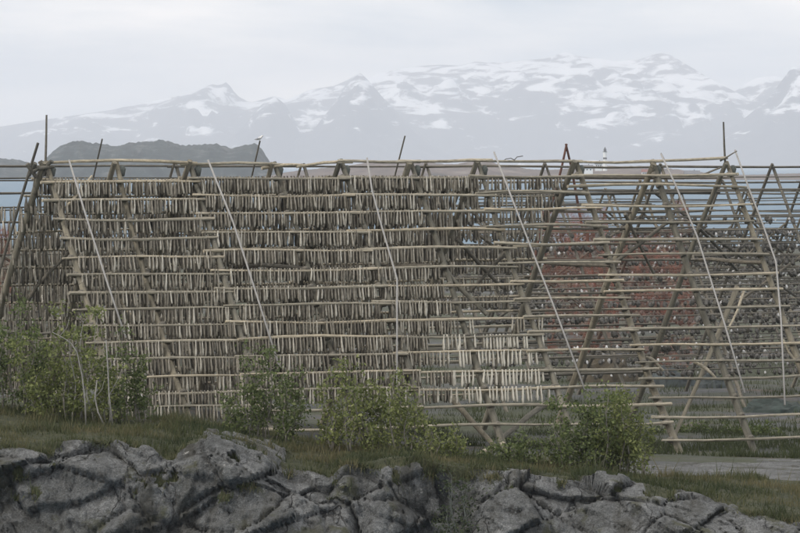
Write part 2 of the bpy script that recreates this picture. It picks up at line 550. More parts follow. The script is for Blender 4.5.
NXK, NSK = 560, 300
XS = np.linspace(-14.5, 14.5, NXK)
KV = np.zeros((NSK, NXK, 3))
GM = np.zeros((NSK, NXK))
def facet(p, size, seed):
    q = Vector((p[0] / size + seed + p[2] / size * .35, p[1] / size, p[2] / (size * 0.72) - p[0] / size * .2))
    dist, pts = noise.voronoi(q)
    c = pts[0]
    h = noise.cell_vector(c * 7.31 + Vector((.5, .5, .5)))
    r = q - c
    crack = dist[1] - dist[0]
    return (h.x - .5) * .8 + (r.x * (h.y - .5) + r.z * (h.z - .5)) * 2.2, crack
def hsh(a, b_, c):
    return (math.sin(a * 127.1 + b_ * 311.7 + c * 74.7) * 43758.5453) % 1.0
def blocks(X, d, z, sx, sz, ang, seed):
    wx, wz = .35 * sx * fbm((X * .5 / sx, z * .5 / sx, seed), 3), .35 * sz * fbm((X * .5 / sx, z * .5 / sx, seed + 9), 3)
    ca, sa_ = math.cos(ang), math.sin(ang)
    a, b_ = (X * ca + z * sa_ + d * .4 + wx) / sx, (-X * sa_ + z * ca + wz) / sz
    r = math.floor(b_)
    a += hsh(r, 3.0, seed) * 5
    c = math.floor(a)
    fa, fb = a - c - .5, b_ - r - .5
    h1, h2, h3 = hsh(c, r, seed), hsh(c, r, seed + 1), hsh(c, r, seed + 2)
    e = min(.5 - abs(fa), .5 - abs(fb))
    return (h1 - .5) + fa * (h2 - .5) * 1.1 + fb * (h3 - .8) * .9, e
for j, X in enumerate(XS):
    px = 400 + X * F / 118
    pts = section(px)
    pd = np.array([p[0] for p in pts]); pz = np.array([p[1] for p in pts])
    arc = np.concatenate([[0], np.cumsum(np.hypot(np.diff(pd), np.diff(pz)))])
    # more samples on the visible cliff
    sa = np.linspace(0, arc[-1], NSK)
    dd = np.interp(sa, arc, pd); zz = np.interp(sa, arc, pz)
    a_edge = arc[4]
    for i in range(NSK):
        d, z = dd[i], zz[i]
        nn = fbm((X * .55, d * .55, z * .55 + 4), 3)
        nf = fbm((X * 2.2, d * 2.2, z * 2.2), 3)
        # grass mask
        g = min(1, max(0, (sa[i] - a_edge + nn * 1.3 + .1) / .35))
        if 640 < px and d > 123.0 + nn * 1.6 + (700 - px) * .008:
            g = 0.0 if d < 140 else 1
            k_ = 0.12
        else:
            k_ = 1.0
        if px > 205 and px < 285 and 116.5 < d < 119 and nf > -.12:
            g = 0.0
        if g < .5 and z > 3.4 and nf + nn * .6 > .62:
            g = .7
        rk = (1 - g) * k_ + g * .10
        f1, c1_ = facet((X, d, z), 2.7, 3.0)
        f2, c2_ = facet((X, d, z), 0.85, 9.0)
        b1, e1 = blocks(X, d, z, 2.6, 1.25, .38, 2.0)
        b2, e2 = blocks(X, d, z, .8, .5, -.45, 6.0)
        disp = .42 * f1 + .10 * f2 + .05 * nf + .15 * nn + .80 * b1 + .20 * b2
        if e1 < .03: disp -= .10
        if e2 < .04: disp -= .03
        if c1_ < .05: disp -= .22 * (1 - c1_ / .05)
        if c2_ < .06: disp -= .08 * (1 - c2_ / .06)
        f3, c3_ = facet((X, d, z), 0.30, 5.0)
        disp += .05 * f3 + .05 * (noise.ridged_multi_fractal(Vector((X * 1.3 + z * .6, d, z * 2.6 - X * .5)), .9, 2.1, 4, 1.0, 2.0) - 1)
        disp *= rk
        # outward: towards the camera on the cliff, up on the brow
        tt = min(1, max(0, (sa[i] - a_edge) / 1.6 + .5))
        od, oz = -(1 - tt) , .25 + .75 * tt
        if sa[i] >= a_edge: disp = disp * (0.55 if g < .5 else 1)
        KV[i, j] = (X + .25 * disp * (fbm((X, d, z + 9), 2)), d + od * disp, z + oz * disp * (.8 if tt < .5 else .55))
        GM[i, j] = g
idx = np.arange(NSK * NXK).reshape(NSK, NXK)
f = np.stack([idx[:-1, :-1], idx[:-1, 1:], idx[1:, 1:], idx[1:, :-1]], -1).reshape(-1, 4)

m, ns, ls, b = new_mat('bedrock_and_turf')
geo = ns.new('ShaderNodeNewGeometry')
at = node(ns, 'ShaderNodeAttribute', attribute_name='turf')
n1 = node(ns, 'ShaderNodeTexNoise', Scale=0.7, Detail=6.0, Roughness=0.62)
n2 = node(ns, 'ShaderNodeTexNoise', Scale=7.0, Detail=6.0, Roughness=0.7)
n3 = node(ns, 'ShaderNodeTexNoise', Scale=2.1, Detail=5.0, Roughness=0.7, Distortion=0.6)
for n_ in (n1, n2, n3):
    ls.new(geo.outputs['Position'], n_.inputs['Vector'])
ra = ramp(ns, [(0.30, (0.07, 0.073, 0.071)), (0.50, (0.13, 0.136, 0.137)), (0.70, (0.225, 0.231, 0.232))])
ls.new(n1.outputs['Fac'], ra.inputs[0])
rb = ramp(ns, [(0.30, (0.5, 0.5, 0.49)), (0.5, (1.0, 1.0, 1.0)), (0.70, (1.35, 1.35, 1.35))])
ls.new(n2.outputs['Fac'], rb.inputs[0])
rock = mixc(ns, ls, 1.0, ra.outputs[0], rb.outputs[0], 'MULTIPLY')
ng = node(ns, 'ShaderNodeTexNoise', Scale=26.0, Detail=4.0, Roughness=0.7)
ls.new(geo.outputs['Position'], ng.inputs['Vector'])
rg = ramp(ns, [(0.34, (0.45, 0.45, 0.45)), (0.66, (1.5, 1.5, 1.5))])
ls.new(ng.outputs['Fac'], rg.inputs[0])
rock = mixc(ns, ls, 1.0, rock, rg.outputs[0], 'MULTIPLY')
# black lichen and damp streaks
rc = ramp(ns, [(0.60, (0, 0, 0)), (0.66, (.85, .85, .85))])
ls.new(n3.outputs['Fac'], rc.inputs[0])
rock = mixc(ns, ls, rc.outputs[0], rock, (0.03, 0.03, 0.028))
# moss in hollows and on ledges
mm = node(ns, 'ShaderNodeTexNoise', Scale=1.1, Detail=5.0, Roughness=0.6)
mo = node(ns, 'ShaderNodeVectorMath', operation='ADD')
mo.inputs[1].default_value = (31, 7, 3)
ls.new(geo.outputs['Position'], mo.inputs[0]); ls.new(mo.outputs[0], mm.inputs['Vector'])
rm = ramp(ns, [(0.57, (0, 0, 0)), (0.66, (0.8, 0.8, 0.8))])
ls.new(mm.outputs['Fac'], rm.inputs[0])
rock = mixc(ns, ls, rm.outputs[0], rock, (0.06, 0.062, 0.03))
# narrow cracks
cw = node(ns, 'ShaderNodeTexNoise', Scale=0.9, Detail=4.0)
ls.new(geo.outputs['Position'], cw.inputs['Vector'])
cs = node(ns, 'ShaderNodeVectorMath', operation='MULTIPLY_ADD')
cs.inputs[1].default_value = (1.1, 1.1, 1.1)
ls.new(cw.outputs['Color'], cs.inputs[0]); ls.new(geo.outputs['Position'], cs.inputs[2])
cm = node(ns, 'ShaderNodeMapping')
cm.inputs['Rotation'].default_value = (0, R(35), 0)
cm.inputs['Scale'].default_value = (0.75, 0.5, 0.4)
ls.new(cs.outputs[0], cm.inputs[0])
cv_ = node(ns, 'ShaderNodeTexVoronoi', feature='DISTANCE_TO_EDGE', Scale=1.0)
ls.new(cm.outputs[0], cv_.inputs['Vector'])
ck0 = ramp(ns, [(0.0, (0.0, 0.0, 0.0)), (0.016, (1, 1, 1))])
ls.new(cv_.outputs['Distance'], ck0.inputs[0])
cmk = ramp(ns, [(0.46, (1, 1, 1)), (0.56, (0, 0, 0))])       # only some of them are open
ls.new(n1.outputs['Fac'], cmk.inputs[0])
ckm = ns.new('ShaderNodeMix')
ckm.data_type = 'RGBA'
ckm.blend_type = 'LIGHTEN'
ckm.inputs[0].default_value = 1.0
ls.new(ck0.outputs[0], ckm.inputs[6]); ls.new(cmk.outputs[0], ckm.inputs[7])
ck = ns.new('ShaderNodeRGBToBW')
ls.new(ckm.outputs[2], ck.inputs[0])
rock = mixc(ns, ls, ck.outputs[0], (0.02, 0.02, 0.018), rock)
# long damp streaks running down the face
sm_ = node(ns, 'ShaderNodeMapping')
sm_.inputs['Scale'].default_value = (1.3, 0.6, 0.22)
ls.new(geo.outputs['Position'], sm_.inputs[0])
sn_ = node(ns, 'ShaderNodeTexNoise', Scale=1.0, Detail=5.0, Roughness=0.6)
ls.new(sm_.outputs[0], sn_.inputs['Vector'])
sr_ = ramp(ns, [(0.50, (0, 0, 0)), (0.64, (0.75, 0.75, 0.75))])
ls.new(sn_.outputs['Fac'], sr_.inputs[0])
rock = mixc(ns, ls, sr_.outputs[0], rock, (0.05, 0.048, 0.038))
# pale lichen spots
vo = node(ns, 'ShaderNodeTexNoise', Scale=4.5, Detail=7.0, Roughness=0.75)
ls.new(mo.outputs[0], vo.inputs['Vector'])
rv = ramp(ns, [(0.60, (0, 0, 0)), (0.66, (1, 1, 1))])
ls.new(vo.outputs['Fac'], rv.inputs[0])
rv2 = ramp(ns, [(0.53, (0, 0, 0)), (0.60, (1, 1, 1))])
mm2 = node(ns, 'ShaderNodeTexNoise', Scale=0.5, Detail=2.0)
ls.new(geo.outputs['Position'], mm2.inputs['Vector']); ls.new(mm2.outputs['Fac'], rv2.inputs[0])
lm = mixc(ns, ls, 1.0, rv.outputs[0], rv2.outputs[0], 'MULTIPLY')
rock = mixc(ns, ls, lm, rock, (0.36, 0.36, 0.34))
tu = ramp(ns, [(0.3, (0.026, 0.032, 0.013)), (0.5, (0.05, 0.055, 0.024)), (0.75, (0.095, 0.088, 0.042))])
ls.new(n3.outputs['Fac'], tu.inputs[0])
tf = node(ns, 'ShaderNodeMath', operation='MULTIPLY_ADD')
ls.new(n2.outputs['Fac'], tf.inputs[0]); tf.inputs[1].default_value = .7
ls.new(at.outputs['Fac'], tf.inputs[2])
tr_ = ramp(ns, [(0.72, (0, 0, 0)), (0.95, (1, 1, 1))])
ls.new(tf.outputs[0], tr_.inputs[0])
c2 = mixc(ns, ls, tr_.outputs[0], rock, tu.outputs[0])
ls.new(c2, b.inputs['Base Color'])
b.inputs['Roughness'].default_value = 0.9
bp = node(ns, 'ShaderNodeBump', Strength=1.0, Distance=0.14)
hm = node(ns, 'ShaderNodeMath', operation='MULTIPLY')
ls.new(n2.outputs['Fac'], hm.inputs[0]); ls.new(ck.outputs[0], hm.inputs[1])
ls.new(hm.outputs[0], bp.inputs['Height'])
ls.new(bp.outputs[0], b.inputs['Normal'])
kme = mesh_from('rock_terrain', KV.reshape(-1, 3), f, m, False)
att = kme.attributes.new('turf', 'FLOAT', 'POINT')
att.data.foreach_set('value', GM.astype(np.float32).ravel())
tag(obj('rock_terrain', kme), kind='structure')

# ------------------------------------------------------------------ leaf / blade materials
def leaf_mat(name, a, bcol, c):
    m, ns, ls, b = new_mat(name)
    at = node(ns, 'ShaderNodeAttribute', attribute_name='tint')
    rp = ramp(ns, [(0.0, a), (0.5, bcol), (1.0, c)])
    ls.new(at.outputs['Fac'], rp.inputs[0])
    ls.new(rp.outputs[0], b.inputs['Base Color'])
    b.inputs['Roughness'].default_value = 0.7
    tr = ns.new('ShaderNodeBsdfTranslucent')
    ls.new(rp.outputs[0], tr.inputs['Color'])
    mx = ns.new('ShaderNodeMixShader')
    mx.inputs[0].default_value = 0.3
    ls.new(b.outputs[0], mx.inputs[1]); ls.new(tr.outputs[0], mx.inputs[2])
    out = [n for n in ns if n.type == 'OUTPUT_MATERIAL'][0]
    ls.new(mx.outputs[0], out.inputs[0])
    return m
M['grass'] = leaf_mat('grass_blades', (0.032, 0.046, 0.014), (0.062, 0.074, 0.026), (0.13, 0.118, 0.056))
M['leaf'] = leaf_mat('young_leaves', (0.07, 0.09, 0.026), (0.14, 0.168, 0.05), (0.24, 0.26, 0.09))
M['leaf_dark'] = leaf_mat('dark_leaves', (0.048, 0.068, 0.022), (0.092, 0.124, 0.04), (0.165, 0.195, 0.066))
M['moss_leaf'] = leaf_mat('dark_moss_leaves', (0.02, 0.032, 0.012), (0.035, 0.05, 0.018), (0.06, 0.078, 0.03))
M['bark'] = simple('bark', (0.17, 0.16, 0.14), 0.9, 0.4, 9)
M['birch'] = simple('pale_bark', (0.24, 0.235, 0.22), 0.8, 0.3, 9)

def blades(name, base, hgt, wid, mat, tint):
    """one mesh of many three-sided grass blades"""
    n = len(base)
    ang = rng.uniform(0, 2 * np.pi, n)
    lean = rng.normal(0, .35, (n, 2)) * hgt[:, None]
    dx, dy = np.cos(ang) * wid, np.sin(ang) * wid
    v = np.zeros((n, 3, 3))
    v[:, 0] = base + np.stack([-dx, -dy, np.full(n, -.03)], 1)
    v[:, 1] = base + np.stack([dx, dy, np.full(n, -.03)], 1)
    v[:, 2] = base + np.stack([lean[:, 0], lean[:, 1], hgt], 1)
    me = mesh_from(name, v.reshape(-1, 3), np.arange(3 * n).reshape(n, 3), mat)
    a = me.attributes.new('tint', 'FLOAT', 'POINT')
    a.data.foreach_set('value', np.repeat(tint, 3).astype(np.float32))
    return me

# grass on the brow
gi, gj = np.where(GM > .5)
vis = (KV[gi, gj, 1] < 131) & (KV[gi, gj, 2] > 2.5)
gi, gj = gi[vis], gj[vis]
pick = rng.integers(0, len(gi), 120000)
bpos = KV[gi[pick], gj[pick]] + np.stack([rng.normal(0, .05, len(pick)), rng.normal(0, .05, len(pick)), np.zeros(len(pick))], 1)
cl = np.array([fbm((p[0] * .9, p[1] * .9, 8.0), 3) for p in bpos])
keep = rng.random(len(bpos)) < .75 + cl * .7
bpos, cl = bpos[keep], cl[keep]
hh = np.clip(rng.normal(.10, .04, len(bpos)) * (1 + cl * 1.6), .03, .4)
tall = rng.random(len(bpos)) < .05
hh[tall] *= rng.uniform(1.6, 3.2, tall.sum())
pt = np.array([fbm((p[0] * .33 + 5, p[1] * .5, 2.0), 3) for p in bpos])
tt = np.clip(.42 + cl * .4 + pt * 1.1 + rng.normal(0, .2, len(bpos)), 0, 1)
tag(obj('grass', blades('grass', bpos, hh, rng.uniform(.008, .018, len(bpos)), M['grass'], tt)), 'olive rough grass covering the brow above the rock face', 'grass', kind='stuff')

# ragged tufts hanging over the rock edge
eg = np.zeros_like(GM, bool)
eg[1:] = (GM[1:] > .5) & (GM[:-1] <= .5)
ei, ej = np.where(eg)
ok = (KV[ei, ej, 1] < 122) & (KV[ei, ej, 2] > 2.6)
ei, ej = ei[ok], ej[ok]
pk = rng.integers(0, len(ei), 16000)
tp = KV[ei[pk], ej[pk]] + rng.normal(0, .07, (len(pk), 3)) * np.array([1, 1, .3])
tc_ = np.array([fbm((p[0] * 1.4, p[1], 6.0), 3) for p in tp])
kp = rng.random(len(tp)) < .45 + tc_ * 1.6
tp, tc_ = tp[kp], tc_[kp]
eme = blades('grass', tp, rng.uniform(.05, .24, len(tp)), rng.uniform(.01, .02, len(tp)), M['grass'], np.clip(.35 + tc_ + rng.normal(0, .2, len(tp)), 0, 1))
ev = np.empty(len(tp) * 9, np.float32)
eme.vertices.foreach_get('co', ev)
ev = ev.reshape(-1, 3, 3)
hang_ = rng.random(len(tp)) < .55
ev[hang_, 2, 2] -= rng.uniform(.1, .32, hang_.sum())
ev[hang_, 2, 1] -= rng.uniform(.08, .2, hang_.sum())
eme.vertices.foreach_set('co', ev.ravel())
tag(obj('grass', eme), 'ragged grass tufts hanging over the upper edge of the rock', 'grass', kind='stuff')

# ------------------------------------------------------------------ the drying racks
A = R(32.2)
U = Vector((math.cos(A), math.sin(A), 0))
N = Vector((math.sin(A), -math.cos(A), 0))          # horizontal, out of the front face
PHI = math.atan(1.6)
DOWN_F = (N * math.cos(PHI) - Vector((0, 0, math.sin(PHI))))
DOWN_B = (-N * math.cos(PHI) - Vector((0, 0, math.sin(PHI))))
OUT_F = (N * math.sin(PHI) + Vector((0, 0, math.cos(PHI))))
OUT_B = (-N * math.sin(PHI) + Vector((0, 0, math.cos(PHI))))
R0 = P(400, 169, 140)

def ridge_at(px, r0=R0):
    k = (px - 400) / F
    s = (k * r0.y - r0.x) / (U.x - k * U.y)
    return s
def on_front(x, y, off=0.0, r0=R0):
    """point of a rack's front face seen at a pixel"""
    o = Vector((0, 0, CAMZ))
    d = P(x, y, 1.0) - o
    q = r0 + OUT_F * off
    return o + d * ((q - o).dot(OUT_F) / d.dot(OUT_F))
def on_back(x, y, off=0.0, r0=R0):
    o = Vector((0, 0, CAMZ))
    d = P(x, y, 1.0) - o
    q = r0 + OUT_B * off
    return o + d * ((q - o).dot(OUT_B) / d.dot(OUT_B))
def foot(p, down):
    """go down a slope until the ground"""
    t = 0.5
    while t < 14:
        q = p + down * t
        g = max(ground_z(q.x, q.y), knoll_z(q.x, q.y) if q.y < 137 else -9)
        if q.z < g - 0.12:
            return q
        t += 0.05
    return p + down * 10

FISH = []      # (point on the pole, pole direction, pole radius, side, length, row label, nearness, tint)
HEADS = []
def nth(n):
    base = ['', 'first', 'second', 'third', 'fourth', 'fifth', 'sixth', 'seventh', 'eighth', 'ninth', 'tenth', 'eleventh', 'twelfth', 'thirteenth', 'fourteenth', 'fifteenth', 'sixteenth', 'seventeenth', 'eighteenth', 'nineteenth']
    if n < 20: return base[n]
    t, o = divmod(n, 10)
    return {2: 'twentieth', 3: 'thirtieth', 4: 'fortieth', 5: 'fiftieth'}[t] if o == 0 else {2: 'twenty', 3: 'thirty', 4: 'forty', 5: 'fifty'}[t] + '-' + base[o]
ORD = ['', 'first', 'second', 'third', 'fourth', 'fifth', 'sixth', 'seventh', 'eighth', 'ninth', 'tenth', 'eleventh', 'twelfth', 'thirteenth', 'fourteenth', 'fifteenth', 'sixteenth', 'seventeenth']

main = empty('drying_rack', (R0 + Vector((0, 0, -8.6))))
tag(main, 'long tent shaped pole rack filling the picture, its left part hung with stockfish', 'drying rack', 'fish drying racks')

TOPS = [45, 115, 191, 273, 340, 411, 478, 575, 652, 727]
SR = [ridge_at(x) for x in TOPS]
for i, s in enumerate(SR):
    r = R0 + U * s
    fz = foot(r + U * .06, DOWN_F)
    bz = foot(r - U * .06, DOWN_B)
    th = .125 if i in (0, 5, 7, 8, 9) else .105
    j1, j2 = random.uniform(.2, .3), random.uniform(.2, .3)
    put_pole('rafter', fz + U * random.uniform(-.12, .12), r + U * .10 - DOWN_F * j1, th, main, 'rafter')
    put_pole('rafter', bz + U * random.uniform(-.12, .12), r - U * .10 - DOWN_B * j2, th, main, 'rafter')
    # lashing where the rafters cross
    tube('lashing', [r + U * .24 + Vector((0, 0, z_)) for z_ in (-.22, 0, .12)], [.07, .12, .05], M['lashing'], main, 7)
    # collar pole inside every other frame
    if i % 2 == 1:
        put_pole('collar_beam', r + DOWN_F * 3.6 + U * .1, r + DOWN_B * 3.6 + U * .1, .07, main, 'old')
# ridge poles
RIDGE = [(38, 162.5, 196, 163), (180, 163.5, 292, 164.5), (262, 168.5, 303, 165.5), (296, 166, 352, 161), (338, 161.2, 420, 162), (398, 161.5, 492, 161),
         (474, 161.3, 582, 162), (566, 161.5, 664, 161.5), (640, 161, 727, 158)]
for x0, y0, x1, y1 in RIDGE:
    a_ = R0 + U * ridge_at(x0); b_ = R0 + U * ridge_at(x1)
    a_.z = zof(y0, a_.y); b_.z = zof(y1, b_.y)
    a_ += N * .02; b_ += N * .02
    put_pole('ridge_pole', a_, b_, .055, main, 'pole')

# rows of the front face, read at a reference pixel column of each span
ROWS = {
 'A': (100, [182, 200, 220, 239, 257.5, 275, 292, 310.5, 325.5, 343.5, 360, 377.5, 394, 408]),
 'B': (270, [179, 196, 213, 231.5, 250, 269, 287, 305, 322, 339, 356, 373, 391, 409, 429]),
 'C': (440, [176.5, 195, 211.5, 230, 249, 267, 285, 302, 320, 336, 352.5, 372, 389, 407.5, 426]),
 'D': (560, [177, 193.5, 208.5, 227, 244, 262.5, 281, 298.5, 316, 332, 350.5, 370, 387.5, 406.5, 425]),
 'E': (700, [173.5, 187, 205, 222, 239.5, 255.5, 274, 290.5, 308, 327, 344.5, 361, 378, 397, 416, 439]),
}
SPAN = {'A': (0, 2), 'B': (2, 4), 'C': (4, 6), 'D': (6, 7), 'E': (7, 9)}
SPANS_TXT = {'A': 'left end of rack', 'B': 'left of the middle', 'C': 'middle of rack', 'D': 'right of the middle', 'E': 'right end'}
FEET = {}
def rafter_x(i, y):
    """image column of front rafter i at image row y"""
    p = R0 + U * SR[i]
    q = p + DOWN_F * 8
    a_, b_ = px_of(p), px_of(q)
    t = (y - a_[1]) / (b_[1] - a_[1])
    return a_[0] + t * (b_[0] - a_[0])

def near_rafter(p):
    x, y = px_of(p)
    return any(abs(x + 1 - rafter_x(i, y + 5)) < (4.6 if i in (2, 4, 6) else 3.8) for i in range(8))

def hang(p0, p1, x0, x1, pitch, prob, length, where, front, bright=0.0, gaps=True, seed=0):
    """hang pairs of split cod along a pole, between two image columns"""
    d = (p1 - p0)
    L = d.length
    u = d.normalized()
    s = random.uniform(0.05, pitch)
    while s < L - .05:
        p = p0 + u * s
        px = px_of(p)[0]
        if x0 <= px <= x1 and not (front and near_rafter(p)):
            g = noise.noise(Vector((s * .9 + seed, seed * 3.1, p.z * 2)))
            if random.random() < prob and (not gaps or g > -.60):
                tint = random.uniform(.24, .66) + bright
                for side in (1, -1):
                    FISH.append((p + u * (pitch * .42 * (side < 0) + random.uniform(-.02, .02)), u, side,
                                 length * random.uniform(.82, 1.12), where, front, tint - (.2 if side < 0 else 0)))
        s += pitch * random.uniform(.8, 1.2)

for key, (xr, ys) in ROWS.items():
    i0, i1 = SPAN[key]
    for k, y in enumerate(ys):
        y += random.uniform(-.6, .6)
        xa = rafter_x(i0, y) - random.uniform(5, 14)
        xb = rafter_x(i1, y) + random.uniform(5, 14)
        if key == 'E' and k == 15: xa += 4
        m_ = -0.55 * (y - HORIZON) / 7200 + random.uniform(-.006, .006)
        off = .17 if key in 'ACE' else .22
        p0 = on_front(xa, y + m_ * (xa - xr), off)
        p1 = on_front(xb, y + m_ * (xb - xr), off)
        put_pole('pole', p0, p1, random.uniform(.042, .054), main, 'pole')
        for i_ in range(i0, i1 + 1):
            xj = rafter_x(i_, y)
            pj = on_front(xj, y + m_ * (xj - xr), off - .12)
            put_pole('lashing', pj - DOWN_F * .05, pj + DOWN_F * .05, .085 + .035 * (y - HORIZON) / 280, main, 'lash')
        w = (ORD[min(k + 1, 16)], SPANS_TXT[key])
        if key == 'A':
            hang(p0, p1, rafter_x(0, y) + 4, 400, .118, .98, .415, w, True, seed=k)
        elif key == 'B' and k <= 12:
            hang(p0, p1, 0, 500, .115, .98, .415, w, True, seed=k + 20)
        elif key == 'C' and k <= 12:
            x6 = rafter_x(5, y)
            if k == 0:
                hang(p0, p1, 0, 900, .118, .97, .41, w, True, seed=k + 40)
            elif k <= 7:
                hang(p0, p1, 0, x6 + random.uniform(-8, 6), .115, .98, .415, w, True, seed=k + 40)
            elif k == 8:
                hang(p0, p1, 0, x6 + 12, .115, .98, .415, w, True, seed=k + 40)
                hang(p0, p1, x6 + 50, 900, .14, .95, .42, w, True, .15, seed=k + 40)
            else:
                hang(p0, p1, 0, x6 - 25, .12, .95, .415, w, True, .0, seed=k + 40)
                hang(p0, p1, x6 - 25, 900, .135, .88, .43, w, True, .46, seed=k + 40)

# rows of the back face
for key in 'ABCDE':
    i0, i1 = SPAN[key]
    for k in range(14):
        t = .42 + .64 * k + random.uniform(-.04, .04)
        a_ = R0 + U * (SR[i0] - random.uniform(.15, .4)) + DOWN_B * t + OUT_B * .16
        b_ = R0 + U * (SR[i1] + random.uniform(.15, .4)) + DOWN_B * (t + random.uniform(-.05, .05)) + OUT_B * .16
        if b_.z < ground_z(b_.x, b_.y) + .5:
            continue
        put_pole('pole', a_, b_, random.uniform(.040, .050), main, 'old' if key == 'E' else 'pole')
        if key != 'E' and k < 13:
            if key == 'D':
                if k < 8: hang(a_, b_, 0, px_of(b_)[0] - 10 - 2 * k, .14, .95, .42, '', False, -.05, seed=60 + k)
            else:
                hang(a_, b_, 0, 999, .115, .98, .52, '', False, -.05, seed=70 + k)

# braces, read from the photograph on the faces they are fixed to
for (x0, y0, x1, y1, face, r, kd) in [
        (441, 264, 487, 315, 'f', .085, 'rafter'), (456, 238, 503, 288, 'b', .07, 'old'), (512, 243, 470, 292, 'b', .07, 'old'),
        (452, 398, 495, 446, 'm', .10, 'rafter'), (556, 398, 498, 440, 'm', .10, 'rafter'),
        (737, 288, 671, 443, 'm', .10, 'rafter'), (744, 292, 728, 330, 'm', .05, 'pole'),
        (616, 262, 668, 222, 'b', .07, 'old'), (700, 228, 738, 270, 'b', .06, 'old'), (625, 214, 655, 276, 'b', .06, 'old'),
        (646, 356, 664, 370, 'f', .06, 'pole'), (694, 362, 716, 379, 'f', .06, 'pole'), (782, 340, 796, 362, 'f', .05, 'pole'),
        (28, 300, 70, 250, 'b', .06, 'old'), (66, 208, 92, 176, 'f', .05, 'pole'), (88, 282, 118, 270, 'f', .05, 'pole'),
        (120, 300, 140, 322, 'f', .06, 'pole'), (398, 383, 418, 389, 'f', .05, 'pole'), (700, 176, 720, 168, 'b', .04, 'old')]:
    if face == 'f':
        p0, p1 = on_front(x0, y0, -.05), on_front(x1, y1, -.05)
    elif face == 'b':
        p0, p1 = on_back(x0, y0, -.1), on_back(x1, y1, -.1)
    else:   # inside the tent, between the two faces
        d0 = (on_front(x0, y0).y + on_back(x0, y0).y) / 2 - .8
        p0 = P(x0, y0, d0)
        p1 = P(x1, y1, on_front(x1, y1, -.3).y)
    put_pole('brace', p0, p1, r, main, kd)

# ropes that hold the rack down, and thin props
for pts in [[(69, 160), (86, 216), (107, 282), (126, 338)], [(208, 160), (233, 222), (256, 293), (279, 366)],
            [(367, 158), (372, 190), (381, 224), (397, 279), (397, 386)], [(494, 152), (521, 222), (556, 312), (585, 390)],
            [(661, 154), (676, 186), (697, 236), (724, 322), (745, 393)], [(735, 150), (748, 186), (762, 222), (776, 262), (781, 320), (785, 405)],
            [(141, 394), (146, 412)]]:
    tube('rope', [on_front(x, y, .36 + .06 * math.sin(i * 2.0)) for i, (x, y) in enumerate(pts)], .030, M['rope'], main)
rz = R0 + U * SR[9]
put_pole('pole_tip', P(720, 161, rz.y - .1), P(737, 151, rz.y - .1), .03, main, 'old')
tube('wire', [P(x, y, R0.y + U.y * ridge_at(662)) for x, y in [(666, 166), (664, 159), (661, 153)]], .02, M['metal'], main)
tube('wire', [P(x, y, R0.y + U.y * ridge_at(510)) for x, y in [(502, 162), (506, 159), (511, 158.2), (515, 160.5)]], .015, M['metal'], main)
tube('wire', [P(x, y, R0.y + U.y * ridge_at(518)) for x, y in [(513, 161.5), (517, 157), (523, 156)]], .015, M['metal'], main)
# masts at both ends
put_pole('mast', P(725.5, 168, rz.y), P(723.5, 122, rz.y), .04, main, 'mast')
lz = (R0 + U * SR[0]).y
put_pole('mast', P(45, 176, lz), P(46.5, 115, lz), .042, main, 'mast')
for x0, y0, x1, y1 in [(27, 164, 36, 178), (35, 163, 29, 176), (40, 161, 49, 177), (52, 161, 43, 176), (33, 172, 54, 167)]:
    put_pole('pole_stub', P(x0, y0, lz - .15 - random.random() * .2), P(x1, y1, lz - .1), .075, main, 'old')

# poles leaning against the back of the rack
for (x0, y0, x1, y1, lab) in [(38, 143, 8, 243, 'dark slanting pole leaning against the left end of the long rack'),
                              (102, 139, 92, 186, 'thin dark pole tip rising just left of the second rafter top'),
                              (260, 141, 249, 190, 'leaning pole tip with a white gull on it'),
                              (405, 136, 392, 186, 'slanting pole tip above the middle of the long rack')]:
    s = ridge_at(x0)
    rd_ = (R0 + U * s) - N * (.35)
    top = P(x0, y0, rd_.y + .2)
    low = P(x1, y1, rd_.y + 1.0)
    low = top + (low - top).normalized() * ((top.z - 4.3) / max(.05, -(low - top).normalized().z)) if x0 != 38 else low + (low - top).normalized() * 5.5
    put = put_pole('leaning_pole', low, top, 0.06 if x0 == 38 else .04, None, 'old')
    tag(put, lab, 'pole', 'poles leaning on the long rack')

